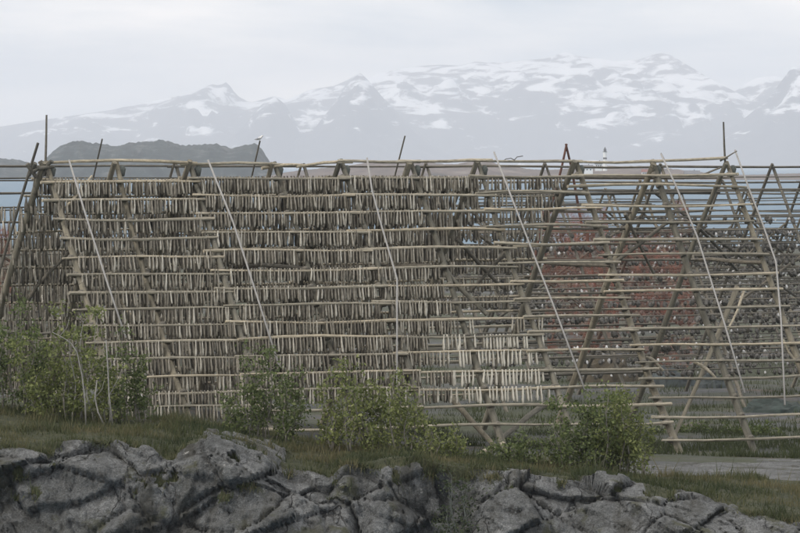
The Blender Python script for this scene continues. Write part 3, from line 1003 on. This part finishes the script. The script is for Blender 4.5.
# ------------------------------------------------------------------ racks behind
def back_rack(name, label, dist, x0, x1, ridge_y, step, rowstep, kinds, nrows, wood, skip=0.0):
    c = R0 - N * dist
    r0 = P(px_of(c)[0], ridge_y, c.y)
    s0, s1 = ridge_at(x0, r0), ridge_at(x1, r0)
    n = max(2, round((s1 - s0) / step))
    ss = [s0 + (s1 - s0) * i / n for i in range(n + 1)]
    root = empty(name, r0 + U * ((s0 + s1) / 2) + Vector((0, 0, -8.5)))
    tag(root, label, 'drying rack', 'fish drying racks')
    for s in ss:
        r = r0 + U * s
        for dn, sg in ((DOWN_F, 1), (DOWN_B, -1)):
            t = (r.z - ground_z(r.x, r.y) + .25) / math.sin(PHI)
            put_pole('rafter', r + dn * t + U * random.uniform(-.2, .2), r + U * .1 * sg - dn * random.uniform(.15, .3), .074, root, wood)
    nsp = (len(ss) - 1) // 2 + (len(ss) - 1) % 2
    for q in range(nsp):
        i0, i1 = q * 2, min(q * 2 + 2, len(ss) - 1)
        a_, b_ = r0 + U * (ss[i0] - .3), r0 + U * (ss[i1] + .3)
        put_pole('ridge_pole', a_ + Vector((0, 0, .1)), b_ + Vector((0, 0, .1)), .05, root, wood)
        for dn, ou, fr in ((DOWN_F, OUT_F, True), (DOWN_B, OUT_B, False)):
            for k in range(nrows):
                if random.random() < skip + (.4 if k < 3 and not fr else 0): continue
                t = .5 + rowstep * k + random.uniform(-.05, .05)
                p0 = a_ + dn * t + ou * .15
                p1 = b_ + dn * (t + random.uniform(-.08, .08)) + ou * .15
                put_pole('pole', p0, p1, random.uniform(.026, .036), root, wood)
                kinds(q, k, p0, p1, fr, px_of((p0 + p1) / 2)[0])
    if len(ss) > 4:     # long diagonal braces on the back face
        for q in range(0, len(ss) - 2, 2):
            put_pole('brace', r0 + U * ss[q] + DOWN_B * 1.0, r0 + U * ss[q + 2] + DOWN_B * 7.0, .06, root, wood)
            put_pole('brace', r0 + U * ss[q + 1] + DOWN_B * 7.0, r0 + U * ss[q + 2] + DOWN_B * 2.0, .06, root, wood)
    return r0

def heads(p0, p1, pitch, prob, where=None):
    d = p1 - p0
    L = d.length
    u = d.normalized()
    s = .1
    while s < L:
        if random.random() < prob:
            HEADS.append((p0 + u * s - Vector((0, 0, random.uniform(.06, .14))), *((random.uniform(.28, .62), random.uniform(.45, .75)) if random.random() < .16 + .8 * noise.noise(p0 * .7 + u * s * .9) else (random.uniform(.6, 1.05), random.uniform(.0, .35))), where))
        s += pitch * random.uniform(.6, 1.6)

def k2(q, k, p0, p1, fr, mx):
    if mx < 110:
        if k >= 2: hang(p0, p1, -200, 300, .2, .9, .5, '', False, .0, seed=q + k * 3)
    elif mx < 540:
        if fr and k < 7: hang(p0, p1, -200, 560, .15, .95, .5, '', False, -.1, seed=q + k * 3)
    else:
        if k >= 3: heads(p0, p1, .2, .75 if k > 4 else .35, (q, k) if fr else None)
def k3(q, k, p0, p1, fr, mx):
    if k >= 3: heads(p0, p1, .22, .7)
def k4(q, k, p0, p1, fr, mx):
    if k >= 3: heads(p0, p1, .24, .75)

r2 = back_rack('drying_rack', 'rack standing next behind the long rack, hung with cod heads at right', 22, -95, 880, 169.5, 5.6, .60, k2, 15, 'old', .06)
r3 = back_rack('drying_rack', 'third rack back, red netting hung on its poles', 42, 470, 880, 187, 4.6, .66, k3, 14, 'old', .1)
r5 = back_rack('drying_rack', 'low rack farthest back, just below the water line at right', 84, 470, 880, 201, 5.0, .62, k4, 9, 'old', .1)
r4 = back_rack('drying_rack', 'fourth rack back at the right, its ridge below the blue water', 62, 460, 880, 196, 4.6, .72, k4, 10, 'old', .15)

# red A of poles that shows above the ridge
ra = empty('pole_tripod', P(566, 300, 176))
tag(ra, 'red pointed pair of poles rising above the ridge beside the lighthouse', 'poles')
for x1 in (545, 583):
    put_pole('pole', P(x1, 232, 176.5 + (x1 > 566) * .5), P(566.5 + (-.7 if x1 > 566 else .7), 144, 176), .06, ra, 'red_wood')
for x1 in (541, 586):
    put_pole('leg', P(x1, 226, 176.3), P(x1 + (x1 - 566) * .9, 330, 176), .06, ra, 'red_wood')

# rust coloured nets hung over the racks behind
m, ns, ls, b = new_mat('net')
co = ns.new('ShaderNodeTexCoord')
n1 = node(ns, 'ShaderNodeTexNoise', Scale=0.7, Detail=5.0, Roughness=0.7)
n2 = node(ns, 'ShaderNodeTexNoise', Scale=6.0, Detail=3.0, Roughness=0.7)
ls.new(co.outputs['Object'], n1.inputs['Vector']); ls.new(co.outputs['Object'], n2.inputs['Vector'])
rp = ramp(ns, [(0.3, (0.11, 0.047, 0.034)), (0.7, (0.215, 0.085, 0.06))])
ls.new(n2.outputs['Fac'], rp.inputs[0]); ls.new(rp.outputs[0], b.inputs['Base Color'])
b.inputs['Roughness'].default_value = 0.9
mth = node(ns, 'ShaderNodeMath', operation='MULTIPLY_ADD')
ls.new(n2.outputs['Fac'], mth.inputs[0]); mth.inputs[1].default_value = .5
ls.new(n1.outputs['Fac'], mth.inputs[2])
al = ramp(ns, [(0.64, (.06, .06, .06)), (0.88, (.8, .8, .8))])
ls.new(mth.outputs[0], al.inputs[0]); ls.new(al.outputs[0], b.inputs['Alpha'])
M['net'] = m
r2b = r2 - N * 3.0
def net(corners, lab, r0, seed):
    nx, ny = 26, 26
    (x0, y0), (x1, y1), (x2, y2), (x3, y3) = corners
    pts = []
    for j in range(ny + 1):
        v = j / ny
        for i in range(nx + 1):
            u_ = i / nx
            xx = (x0 * (1 - u_) + x1 * u_) * (1 - v) + (x3 * (1 - u_) + x2 * u_) * v
            yy = (y0 * (1 - u_) + y1 * u_) * (1 - v) + (y3 * (1 - u_) + y2 * u_) * v
            p = on_front(xx, yy, .1, r0)
            p += OUT_F * (.25 * fbm((u_ * 4 + seed, v * 5, 1), 3)) + Vector((0, 0, -.25 * math.sin(u_ * math.pi * 3) ** 2 * (v > .9)))
            pts.append(p)
    base = pts[0].copy()
    vs_ = [p - base for p in pts]
    fs = [(j * (nx + 1) + i, j * (nx + 1) + i + 1, (j + 1) * (nx + 1) + i + 1, (j + 1) * (nx + 1) + i) for j in range(ny) for i in range(nx)]
    tag(obj('fishing_net', mesh_from('fishing_net', vs_, fs, M['net'], True), None, base), lab, 'net', 'red nets hung on the racks')
net([(540, 208), (606, 206), (622, 345), (548, 350)], 'rust red net hung behind the empty bay right of the fish', r2b, 1)
net([(612, 236), (684, 228), (700, 322), (620, 326)], 'rust red net behind the bay between the two right hand rafters', r2b, 5)
net([(636, 338), (690, 335), (694, 362), (640, 364)], 'small low red net strip beneath the large red net', r3, 9)
net([(672, 200), (686, 200), (692, 232), (678, 232)], 'narrow red net hanging below the right end of the ridge', r2b, 13)
net([(-8, 226), (9, 224), (13, 318), (-6, 320)], 'rust red net at the left edge beside the leaning pole', r2, 17)

# ------------------------------------------------------------------ fish
def fish_mesh(name, bend, wob, belly):
    prof = [(.09, .060, .012), (.03, .042, .022), (-.05, .048, .032), (-.18, .062, .055), (-.45, .080, .075), (-.74, .090 * belly, .08), (-.94, .075, .06), (-1.0, .055, .03)]
    sides = 6
    v, fs, ti = [], [], []
    for k, (z, w, t) in enumerate(prof):
        cx = bend * (z ** 2) + wob * math.sin(z * 5)
        cy = .03 * wob * math.sin(z * 3)
        for j in range(sides):
            an = 2 * math.pi * (j + .5) / sides
            v.append((cx + w * math.cos(an), cy + t * math.sin(an), z))
            ti.append(.5 + .35 * math.cos(an + .9) + random.uniform(-.1, .1) + (.12 if z < -.85 else 0))
    for k in range(len(prof) - 1):
        for j in range(sides):
            a_, b_ = k * sides + j, k * sides + (j + 1) % sides
            fs.append((a_, a_ + sides, b_ + sides, b_))
    fs.append(tuple(range(sides)))
    fs.append(tuple(reversed(range((len(prof) - 1) * sides, len(prof) * sides))))
    return np.array(v), fs, np.array(ti)

FV = [fish_mesh('cod', random.uniform(-.06, .06), random.uniform(-.03, .03), random.uniform(.8, 1.3)) for _ in range(14)]
FM = []
for v, fs, ti in FV:
    row = []
    for tb in (-.15, 0.05, .25, .45, .65):
        me = mesh_from('cod', v, fs, M['fish'], True)
        a_ = me.attributes.new('tint', 'FLOAT', 'POINT')
        a_.data.foreach_set('value', (ti * .55 + tb).astype(np.float32))
        row.append(me)
    FM.append(row)

def fish_matrix(p, u, side, L):
    out = Vector((u.y, -u.x, 0)).normalized()         # towards the front
    a = random.gauss(0, .6)
    yaw = math.atan2(u.y, u.x) + a
    pos = p + out * side * .055
    return Matrix.Translation(pos) @ Matrix.Rotation(yaw, 4, 'Z') @ Matrix.Rotation(random.gauss(0, .045), 4, 'Y') @ Matrix.Rotation(-side * .05, 4, 'X') @ Matrix.Diagonal((L * random.uniform(.85, 1.15), L, L, 1))

# the 300 that show largest: the front, camera-side fish on the lowest, nearest poles that no shrub hides
def hidden(p):
    x, y = px_of(p)
    return (x < 150 and y > 305) or (222 < x < 312 and y > 350) or (318 < x < 425 and y > 365) or (545 < x and y > 385)
order = sorted([i for i, q in enumerate(FISH) if q[5] and q[2] > 0 and not hidden(q[0])],
               key=lambda i: (FISH[i][0].y - 8 * (FISH[i][6] > .8) * (FISH[i][3] > .42)))
single = set(order[:300])
COUNT = {}
for i in sorted([i for i, q in enumerate(FISH) if q[5] and q[2] > 0], key=lambda i: px_of(FISH[i][0])[0]):
    w = FISH[i][4]
    COUNT.setdefault(w, []).append(i)
RANK = {i: r + 1 for w, l in COUNT.items() for r, i in enumerate(l)}
bulk_v, bulk_f, bulk_t, nv = [], [], [], 0
for i, (p, u, side, L, where, front, tint) in enumerate(FISH):
    k = random.randrange(len(FV))
    mtx = fish_matrix(p, u, side, L)
    if i in single:
        o = bpy.data.objects.new('dried_cod', FM[k][min(4, max(0, round((tint - .10) / .2)))])
        C.objects.link(o)
        o.matrix_world = mtx
        tag(o, '%s dried cod from the left on the %s pole down, %s' % (nth(RANK[i]), where[0], where[1]), 'dried fish', 'dried cod on the long rack')
    else:
        v, fs, ti = FV[k]
        A_ = np.array(mtx)
        bulk_v.append(v @ A_[:3, :3].T + A_[:3, 3])
        bulk_f.extend([tuple(a + nv for a in f_) for f_ in fs])
        bulk_t.append(ti * .55 + tint - .25 + random.uniform(-.1, .1))
        nv += len(v)
me = mesh_from('dried_cod_rows', np.concatenate(bulk_v), bulk_f, M['fish'], True)
a_ = me.attributes.new('tint', 'FLOAT', 'POINT')
a_.data.foreach_set('value', np.concatenate(bulk_t).astype(np.float32))
tag(obj('dried_cod_rows', me), 'mass of dried cod hanging in dense rows on the racks', 'dried fish', kind='stuff')

# cod heads on the racks behind
def head_mesh():
    v, fs = [], []
    rings = [(.10, .02), (.05, .07), (-.02, .10), (-.10, .085), (-.16, .03)]
    for z, r in rings:
        for j in range(6):
            an = 2 * math.pi * j / 6
            v.append((r * math.cos(an) * random.uniform(.7, 1.3), r * .8 * math.sin(an) * random.uniform(.7, 1.3), z + random.uniform(-.02, .02)))
    for k in range(4):
        for j in range(6):
            a_, b_ = k * 6 + j, k * 6 + (j + 1) % 6
            fs.append((a_, a_ + 6, b_ + 6, b_))
    fs.append(tuple(range(6))); fs.append(tuple(reversed(range(24, 30))))
    return np.array(v), fs
HV = [head_mesh() for _ in range(6)]
HM = []
for v, fs in HV:
    me = mesh_from('cod_head', v, fs, M['head'])
    a_ = me.attributes.new('tint', 'FLOAT', 'POINT')
    a_.data.foreach_set('value', np.full(len(v), .1, dtype=np.float32))
    HM.append(me)
HW = []
for v, fs in HV:
    me = mesh_from('white_cod_head', v, fs, M['head'])
    a_ = me.attributes.new('tint', 'FLOAT', 'POINT')
    a_.data.foreach_set('value', np.full(len(v), .6, dtype=np.float32))
    HW.append(me)
vish = sorted([i for i, h in enumerate(HEADS) if h[3] and 600 < px_of(h[0])[0] < 800 and px_of(h[0])[1] < 400], key=lambda i: HEADS[i][0].y - 60 * (HEADS[i][2] > .45))
hs = set(vish[:280])
HC = {}
for i in sorted(vish, key=lambda i: px_of(HEADS[i][0])[0]):
    HC.setdefault(HEADS[i][3], []).append(i)
HR = {i: r + 1 for w, l in HC.items() for r, i in enumerate(l)}
BAYS = {w: b + 1 for b, w in enumerate(sorted({w[0] for w in HC}))}
bulk_v, bulk_f, bulk_t, nv = [], [], [], 0
for i, (p, sc_, tint, where) in enumerate(HEADS):
    k = random.randrange(6)
    mtx = Matrix.Translation(p) @ Matrix.Rotation(random.random() * 6.3, 4, 'Z') @ Matrix.Rotation(random.gauss(0, .4), 4, 'X') @ Matrix.Scale(sc_ * 1.15, 4)
    if i in hs:
        o = bpy.data.objects.new('cod_head', (HW if tint > .45 else HM)[k])
        C.objects.link(o)
        o.matrix_world = mtx
        tag(o, '%s %s cod head on the %s pole down, %s bay of the rack behind' % (nth(HR[i]), 'white' if tint > .45 else 'brown', nth(where[1] + 1), nth(BAYS[where[0]])), 'fish head', 'cod heads on the rack behind')
    else:
        v, fs = HV[k]
        A_ = np.array(mtx)
        bulk_v.append(v @ A_[:3, :3].T + A_[:3, 3])
        bulk_f.extend([tuple(a + nv for a in f_) for f_ in fs])
        bulk_t.append(np.full(len(v), tint))
        nv += len(v)
me = mesh_from('cod_head_rows', np.concatenate(bulk_v), bulk_f, M['head'])
a_ = me.attributes.new('tint', 'FLOAT', 'POINT')
a_.data.foreach_set('value', np.concatenate(bulk_t).astype(np.float32))
tag(obj('cod_head_rows', me), 'mass of pale cod heads strung along the racks behind', 'fish heads', kind='stuff')

# ------------------------------------------------------------------ shrubs on the brow
def shrub(label, cx, base_y, w_px, top_y, d, stems, leaves, mat, bark=None, leaf=.055, group='shrubs on the brow', spread=1.0):
    base = P(cx, base_y, d)
    base.z = min(base.z, knoll_z(base.x, d) + .05) if d < 134 else base.z
    Wd = w_px * d / F
    H = zof(top_y, d) - base.z
    root = empty('shrub', base)
    tag(root, label, 'shrub', group)
    tips = []
    stems = int(stems * 1.5)
    for k in range(stems):
        t0 = (k + .5) / stems - .5
        x0 = t0 * Wd * .75 + random.uniform(-.1, .1)
        y0 = random.uniform(-.4, .4)
        xe = t0 * Wd * .95 * spread + random.gauss(0, .12)
        hk = H * random.uniform(.42, 1.1) * (1 - .35 * abs(t0 * 2) ** 2)
        pts = []
        n = 7
        ph = random.random() * 6
        for q in range(n):
            t = q / (n - 1)
            pts.append(base + Vector((x0 + (xe - x0) * t ** 1.2 + .07 * math.sin(t * 7 + ph), y0 * (1 + t) + .07 * math.cos(t * 6 + ph), hk * t - (.1 if q == 0 else 0))))
        r0_ = random.uniform(.018, .034)
        st = tube('stem', pts, [r0_ * (1 - .8 * q / (n - 1)) for q in range(n)], bark or M['bark'], root, 5)
        st['label'] = 'thin grey stem'
        for q in range(1, n):
            for _ in range(3):
                dirv = Vector((random.gauss(0, .5), random.gauss(0, .5), random.uniform(.1, .8))).normalized() * random.uniform(.15, .5) * (H / 2.4)
                e = pts[q] + dirv
                tips.append((pts[q], e))
    # twigs: one part
    tv, tf_ = [], []
    for a_, e in tips:
        dv = (e - a_)
        sd = dv.cross(Vector((0, 1, .2))).normalized() * .006
        s2 = dv.cross(sd).normalized() * .006
        i0 = len(tv)
        tv += [a_ - base + sd, a_ - base - sd * .5 + s2, a_ - base - sd * .5 - s2, e - base]
        tf_ += [(i0, i0 + 1, i0 + 3), (i0 + 1, i0 + 2, i0 + 3), (i0 + 2, i0, i0 + 3)]
    tag(obj('twigs', mesh_from('twigs', tv, tf_, bark or M['bark']), root, (0, 0, 0)), kind='stuff')
    # leaves clustered along the twigs
    n = int(leaves * .68)
    ta = np.array([a_ for a_, e in tips]); te = np.array([e for a_, e in tips])
    wgt = rng.random(len(tips)) ** 2.2 + .03
    ii = rng.choice(len(tips), n, p=wgt / wgt.sum())
    t = rng.uniform(.1, 1.15, n)[:, None]
    c = ta[ii] * (1 - t) + te[ii] * t + rng.normal(0, .09, (n, 3)) - np.array(base)
    c = c[c[:, 2] > .03]
    n = len(c)
    a = rng.normal(0, 1, (n, 3)); a /= np.linalg.norm(a, axis=1)[:, None]
    b2 = np.cross(a, rng.normal(0, 1, (n, 3))); b2 /= np.linalg.norm(b2, axis=1)[:, None]
    sz = rng.uniform(.45, 1.3, n)[:, None] * leaf
    v = np.stack([c - a * sz, c + b2 * sz * .55, c + a * sz, c - b2 * sz * .55], 1)
    me = mesh_from('foliage', v.reshape(-1, 3), np.arange(4 * n).reshape(n, 4), mat)
    clus = rng.random(len(tips))
    ti = np.clip(.15 + .5 * clus[np.clip(ii[:n], 0, None)] + rng.normal(.1, .18, n), 0, 1)
    at_ = me.attributes.new('tint', 'FLOAT', 'POINT')
    at_.data.foreach_set('value', np.repeat(ti, 4).astype(np.float32))
    tag(obj('foliage', me, root, (0, 0, 0)), kind='stuff')
    return root

shrub('broad leafy shrub at the left edge of the picture', 12, 414, 70, 318, 121.6, 7, 5200, M['leaf_dark'])
shrub('olive shrub with a pale arching stem, left of the first rafter', 52, 420, 66, 314, 121.0, 7, 5200, M['leaf'])
shrub('tall olive shrub with white stems in front of the first rafter', 92, 424, 56, 322, 120.6, 7, 4400, M['leaf'], M['birch'])
shrub('slim shrub at the right end of the left thicket', 126, 424, 44, 340, 120.8, 6, 3000, M['leaf_dark'])
shrub('round dark shrub alone in front of the fish rows', 266, 440, 88, 356, 121.2, 9, 5600, M['leaf_dark'])
shrub('loose olive shrub with many grey stems below the middle of the rack', 352, 452, 66, 372, 120.4, 9, 4400, M['leaf'])
shrub('leafy shrub overlapping the right side of the loose olive shrub', 392, 456, 62, 380, 120.2, 8, 4200, M['leaf'])
shrub('low shrub left of the rafter with the forked braces', 440, 460, 56, 424, 119.8, 8, 2200, M['leaf'], leaf=.05)
shrub('low dark shrub right of the rafter with the forked braces', 512, 466, 60, 436, 120.6, 8, 2400, M['leaf_dark'], leaf=.05)
shrub('dense green shrub in front of the rafters at right', 585, 474, 74, 388, 120.2, 10, 6800, M['leaf_dark'])
shrub('green shrub at the right end of the brow', 625, 476, 62, 392, 120.4, 8, 5200, M['leaf'])
shrub('small green plant growing in the rock recess', 462, 508, 64, 474, 115.4, 9, 2200, M['moss_leaf'], M['lashing'], leaf=.045)
shrub('low green clump behind the right hand rafters', 690, 441, 90, 426, 150, 10, 2600, M['leaf_dark'], leaf=.06)
shrub('low clump near the right edge behind the rack', 752, 439, 44, 424, 149, 7, 1500, M['leaf_dark'], leaf=.06)
# the pale arching stems of the left thicket
for lab, pts in [('bare white birch stem arching out of the left thicket', [(86, 424), (85, 400), (82, 375), (77, 352), (70, 342), (60, 336), (52, 332)]),
                 ('bare white upright birch stem in the left thicket', [(113, 424), (109, 395), (108, 370), (106, 340)]),
                 ('bare grey crooked stem at the foot of the left thicket', [(104, 422), (98, 412), (95, 398), (97, 380)])]:
    root = empty('birch_sapling', P(*pts[0], 119.7))
    tag(root, lab, 'sapling', 'bare birch stems')
    tube('stem', [P(x, y + (3 if i == 0 else 0), 119.6) for i, (x, y) in enumerate(pts)], [.024 - .0028 * i for i in range(len(pts))], M['birch'], root, 6)
    q = P(*pts[-2], 119.6)
    tube('twig', [q, q + Vector((.18, .05, .22)), q + Vector((.25, .1, .5))], [.012, .008, .004], M['birch'], root, 4)
# grey rail beside the thicket
rail = put_pole('rail', P(-12, 331, 124), P(50, 333, 124.4), .06, None, 'old')
tag(rail, 'grey horizontal rail passing behind the left thicket', 'rail')
# driftwood under the forked braces
tag(put_pole('fallen_pole', P(482, 452, 121.6), P(504, 443, 122.4), .06, None, 'pole'), 'short pale fallen pole under the forked braces', 'pole')
tag(put_pole('fallen_pole', P(418, 456, 121.0), P(440, 445, 121.6), .05, None, 'old'), 'short grey fallen pole left of the low shrub', 'pole')

# heaps of old netting lying behind the rack, and rough grass round the rafter feet
M['tarp'] = simple('dark_net_heap', (0.028, 0.04, 0.036), .9, .5, 3)
M['blue_heap'] = simple('blue_grey_net_heap', (0.05, 0.06, 0.062), .9, .5, 3)
def heap(label, x, y, w_px, h_px, mat, seed):
    d = (CAMZ - 3.0) * F / (y - HORIZON)
    c = P(x, y, d)
    c.z = ground_z(c.x, d)
    w, h = w_px * d / F / 2, h_px * d / F
    v, fs = [], []
    nr, ns_ = 9, 22
    for k in range(nr):
        a = k / (nr - 1)
        for j in range(ns_):
            an = 2 * math.pi * j / ns_
            rr = 1 - a
            n_ = fbm((math.cos(an) * rr * 2 + seed, math.sin(an) * rr * 2, seed), 4)
            n2_ = fbm((math.cos(an) * rr * 6 + seed, math.sin(an) * rr * 6, seed), 2)
            v.append((math.cos(an) * rr * w * (1 + .25 * n_), math.sin(an) * rr * min(w, 1.6) * (1 + .25 * n_), h * (1 - rr ** 2.2) * (1 + .6 * n_) + .12 * h * n2_ - (.1 if k == 0 else 0)))
    for k in range(nr - 1):
        for j in range(ns_):
            fs.append((k * ns_ + j, k * ns_ + (j + 1) % ns_, (k + 1) * ns_ + (j + 1) % ns_, (k + 1) * ns_ + j))
    tag(obj('net_heap', mesh_from('net_heap', v, fs, mat), None, c), label, 'net heap', 'heaps of netting behind the rack')
heap('long low dark green heap near the right edge behind the rack', 772, 411, 70, 11, M['tarp'], 2)
heap('blue grey heap seen between the two right hand rafters', 668, 384, 60, 16, M['blue_heap'], 5)
heap('small blue grey heap left of the steep prop', 712, 386, 34, 12, M['blue_heap'], 8)
heap('brown heap behind the lower poles above the right shrub', 605, 378, 80, 24, simple('brown_net_heap', (0.06, 0.05, 0.034), .9, .4, 3), 11)
n = 70000
gx = rng.uniform(380, 830, n); gd = 138 + 75 * rng.random(n) ** 1.7
gp_ = np.array([((x - 400) / F * d, d, ground_z((x - 400) / F * d, d)) for x, d in zip(gx, gd)])
cl = np.array([fbm((p[0] * .5, p[1] * .35, 5.0), 3) for p in gp_])
near = (gd < 152) & (gx > 600)
kp = rng.random(n) < np.where(near, .55 + cl * 1.6, .05 + cl * 1.8)
gp_, cl = gp_[kp], cl[kp]
tag(obj('grass', blades('grass', gp_, np.clip(rng.normal(.2, .08, len(gp_)), .05, .5), rng.uniform(.01, .02, len(gp_)), M['grass'], np.clip(.2 + rng.normal(0, .15, len(gp_)), 0, 1))),
    'dark green grass round the rafter feet and in patches behind the rack', 'grass', kind='stuff')

# ------------------------------------------------------------------ lighthouse, houses, gull
def lathe(name, prof, mat, parent, sides=14):
    v, fs = [], []
    for z, r in prof:
        for j in range(sides):
            an = 2 * math.pi * j / sides
            v.append((r * math.cos(an), r * math.sin(an), z))
    for k in range(len(prof) - 1):
        for j in range(sides):
            a_, b_ = k * sides + j, k * sides + (j + 1) % sides
            fs.append((a_, b_, b_ + sides, a_ + sides))
    fs.append(tuple(reversed(range(sides)))); fs.append(tuple(range((len(prof) - 1) * sides, len(prof) * sides)))
    return obj(name, mesh_from(name, v, fs, mat, False), parent, (0, 0, 0))
D_L = 3590
lb = P(605, 168.5, D_L)
lh = empty('lighthouse', lb)
tag(lh, 'small white and dark banded lighthouse tower beyond the ridge', 'lighthouse')
k = D_L / F
lathe('tower_band', [(-2, 1.79), (3.2 * k, 1.64), (3.2 * k, 1.64), (6.5 * k, 1.56)], M['white'], lh)
lathe('tower_band', [(6.5 * k, 1.58), (9.2 * k, 1.52)], M['white'], lh)
lathe('tower_band', [(9.2 * k, 1.56), (11.0 * k, 1.50)], M['black'], lh)
lathe('tower_band', [(11.0 * k, 1.48), (16.4 * k, 1.40)], M['white'], lh)
lathe('gallery', [(16.4 * k, 1.79), (17.0 * k, 1.79)], M['black'], lh)
lathe('lantern', [(17.0 * k, 1.09), (18.8 * k, 1.09)], M['black'], lh)
lathe('lantern_roof', [(18.8 * k, 1.25), (20.0 * k, 0.70), (21.5 * k, 0.12)], M['black'], lh)

def house(label, x, y, w, h, dpt, d, wall, roof):
    b0 = P(x, y, d)
    root = empty('house', b0)
    tag(root, label, 'house', 'houses across the sound')
    W2, D2 = w / 2, dpt / 2
    v = [(-W2, -D2, -2), (W2, -D2, -2), (W2, D2, -2), (-W2, D2, -2), (-W2, -D2, h), (W2, -D2, h), (W2, D2, h), (-W2, D2, h), (-W2, 0, h + D2 * .75), (W2, 0, h + D2 * .75)]
    obj('wall', mesh_from('wall', v, [(0, 1, 5, 4), (1, 2, 6, 9, 5), (2, 3, 7, 6), (3, 0, 4, 8, 7)], wall), root, (0, 0, 0))
    e, o_ = .4, .15
    v = [(-W2 - e, -D2 - e, h - e * .75 + o_), (W2 + e, -D2 - e, h - e * .75 + o_), (W2 + e, 0, h + D2 * .75 + o_), (-W2 - e, 0, h + D2 * .75 + o_), (-W2 - e, D2 + e, h - e * .75 + o_), (W2 + e, D2 + e, h - e * .75 + o_)]
    v2 = [(a, b_, c + .2) for a, b_, c in v]
    rf = obj('roof', mesh_from('roof', v + v2, [(0, 3, 2, 1), (3, 4, 5, 2), (6, 7, 8, 9), (9, 8, 11, 10), (0, 1, 7, 6), (4, 10, 11, 5), (0, 6, 9, 3), (3, 9, 10, 4), (1, 2, 8, 7), (2, 5, 11, 8)], roof), root, (0, 0, 0))
    cv = [(a, b_, c) for c in (h + D2 * .5, h + D2 * .75 + 1.0) for a, b_ in ((-.35, -.35), (.35, -.35), (.35, .35), (-.35, .35))]
    obj('chimney', mesh_from('chimney', cv, [(0, 1, 5, 4), (1, 2, 6, 5), (2, 3, 7, 6), (3, 0, 4, 7), (4, 5, 6, 7)], M['grey_roof']), rf, (w * .15, .3, 0))
    for q in (-.3, 0, .3):
        cx = q * w
        v = [(cx - .6, -D2 - .05, h * .35), (cx + .6, -D2 - .05, h * .35), (cx + .6, -D2 - .05, h * .75), (cx - .6, -D2 - .05, h * .75),
             (cx - .6, -D2 + .1, h * .35), (cx + .6, -D2 + .1, h * .35), (cx + .6, -D2 + .1, h * .75), (cx - .6, -D2 + .1, h * .75)]
        obj('window', mesh_from('window', v, [(0, 1, 2, 3), (0, 4, 5, 1), (1, 5, 6, 2), (2, 6, 7, 3), (3, 7, 4, 0)], M['window']), root, (0, 0, 0))
house('small white house just left of the lighthouse foot', 598.5, 168.5, 5.5, 3.6, 5, 3570, M['white'], M['grey_roof'])
house('long white house left of the lighthouse', 587, 171.5, 9, 2.6, 6, 3560, M['white'], M['grey_roof'])
house('white boathouse on the shore right of the rightmost ridge rafter', 692, 177, 12, 2.6, 6, 3572, M['white'], M['grey_roof'])
house('white cottage low on the shore between the ridge rafters', 645, 175, 5, 2.4, 5, 3568, M['white'], M['rust_roof'])

# gull on the leaning pole
gp = P(259.6, 140.6, ((R0 + U * ridge_at(260)) - N * .35).y + .2)
g = empty('gull', gp)
g.scale = (.62, .62, .62)
tag(g, 'white gull perched on the tip of a leaning pole', 'gull')
tube('body', [gp + Vector((-.20, 0, .03)), gp + Vector((-.10, 0, .07)), gp + Vector((0, 0, .11)), gp + Vector((.08, 0, .16)), gp + Vector((.11, 0, .22)), gp + Vector((.14, 0, .235)), gp + Vector((.185, 0, .225))], [.012, .05, .07, .055, .042, .034, .010], M['white'], g, 8)
tube('wing', [gp + Vector((-.26, -.05, .05)), gp + Vector((-.1, -.06, .10)), gp + Vector((.04, -.05, .13))], [.008, .035, .02], simple('gull_grey', (.35, .36, .38)), g, 6)
tube('wing', [gp + Vector((-.26, .05, .05)), gp + Vector((-.1, .06, .10)), gp + Vector((.04, .05, .13))], [.008, .035, .02], bpy.data.materials['gull_grey'], g, 6)
for dy in (-.025, .025):
    tube('leg', [gp + Vector((0, dy, -.02)), gp + Vector((0, dy, .07))], .008, M['yellow_wall'], g, 4)

# ------------------------------------------------------------------ haze
m = bpy.data.materials.new('haze')
m.use_nodes = True
ns, ls = m.node_tree.nodes, m.node_tree.links
ns.clear()
out = ns.new('ShaderNodeOutputMaterial')
pv = ns.new('ShaderNodeVolumePrincipled')
pv.inputs['Color'].default_value = (0.935, 0.95, 1.0, 1)
pv.inputs['Density'].default_value = 6.9e-5
pv.inputs['Anisotropy'].default_value = 0.0
ls.new(pv.outputs[0], out.inputs['Volume'])
hx, y0, y1, z0, z1 = 9500, -1000, 30500, -2.5, 690
v = [(-hx, y0, z0), (hx, y0, z0), (hx, y1, z0), (-hx, y1, z0), (-hx, y0, z1), (hx, y0, z1), (hx, y1, z1), (-hx, y1, z1)]
hz = obj('haze', mesh_from('haze', v, [(0, 3, 2, 1), (4, 5, 6, 7), (0, 1, 5, 4), (1, 2, 6, 5), (2, 3, 7, 6), (3, 0, 4, 7)], m))
tag(hz, 'pale even sea haze over the sound', 'haze', kind='stuff')
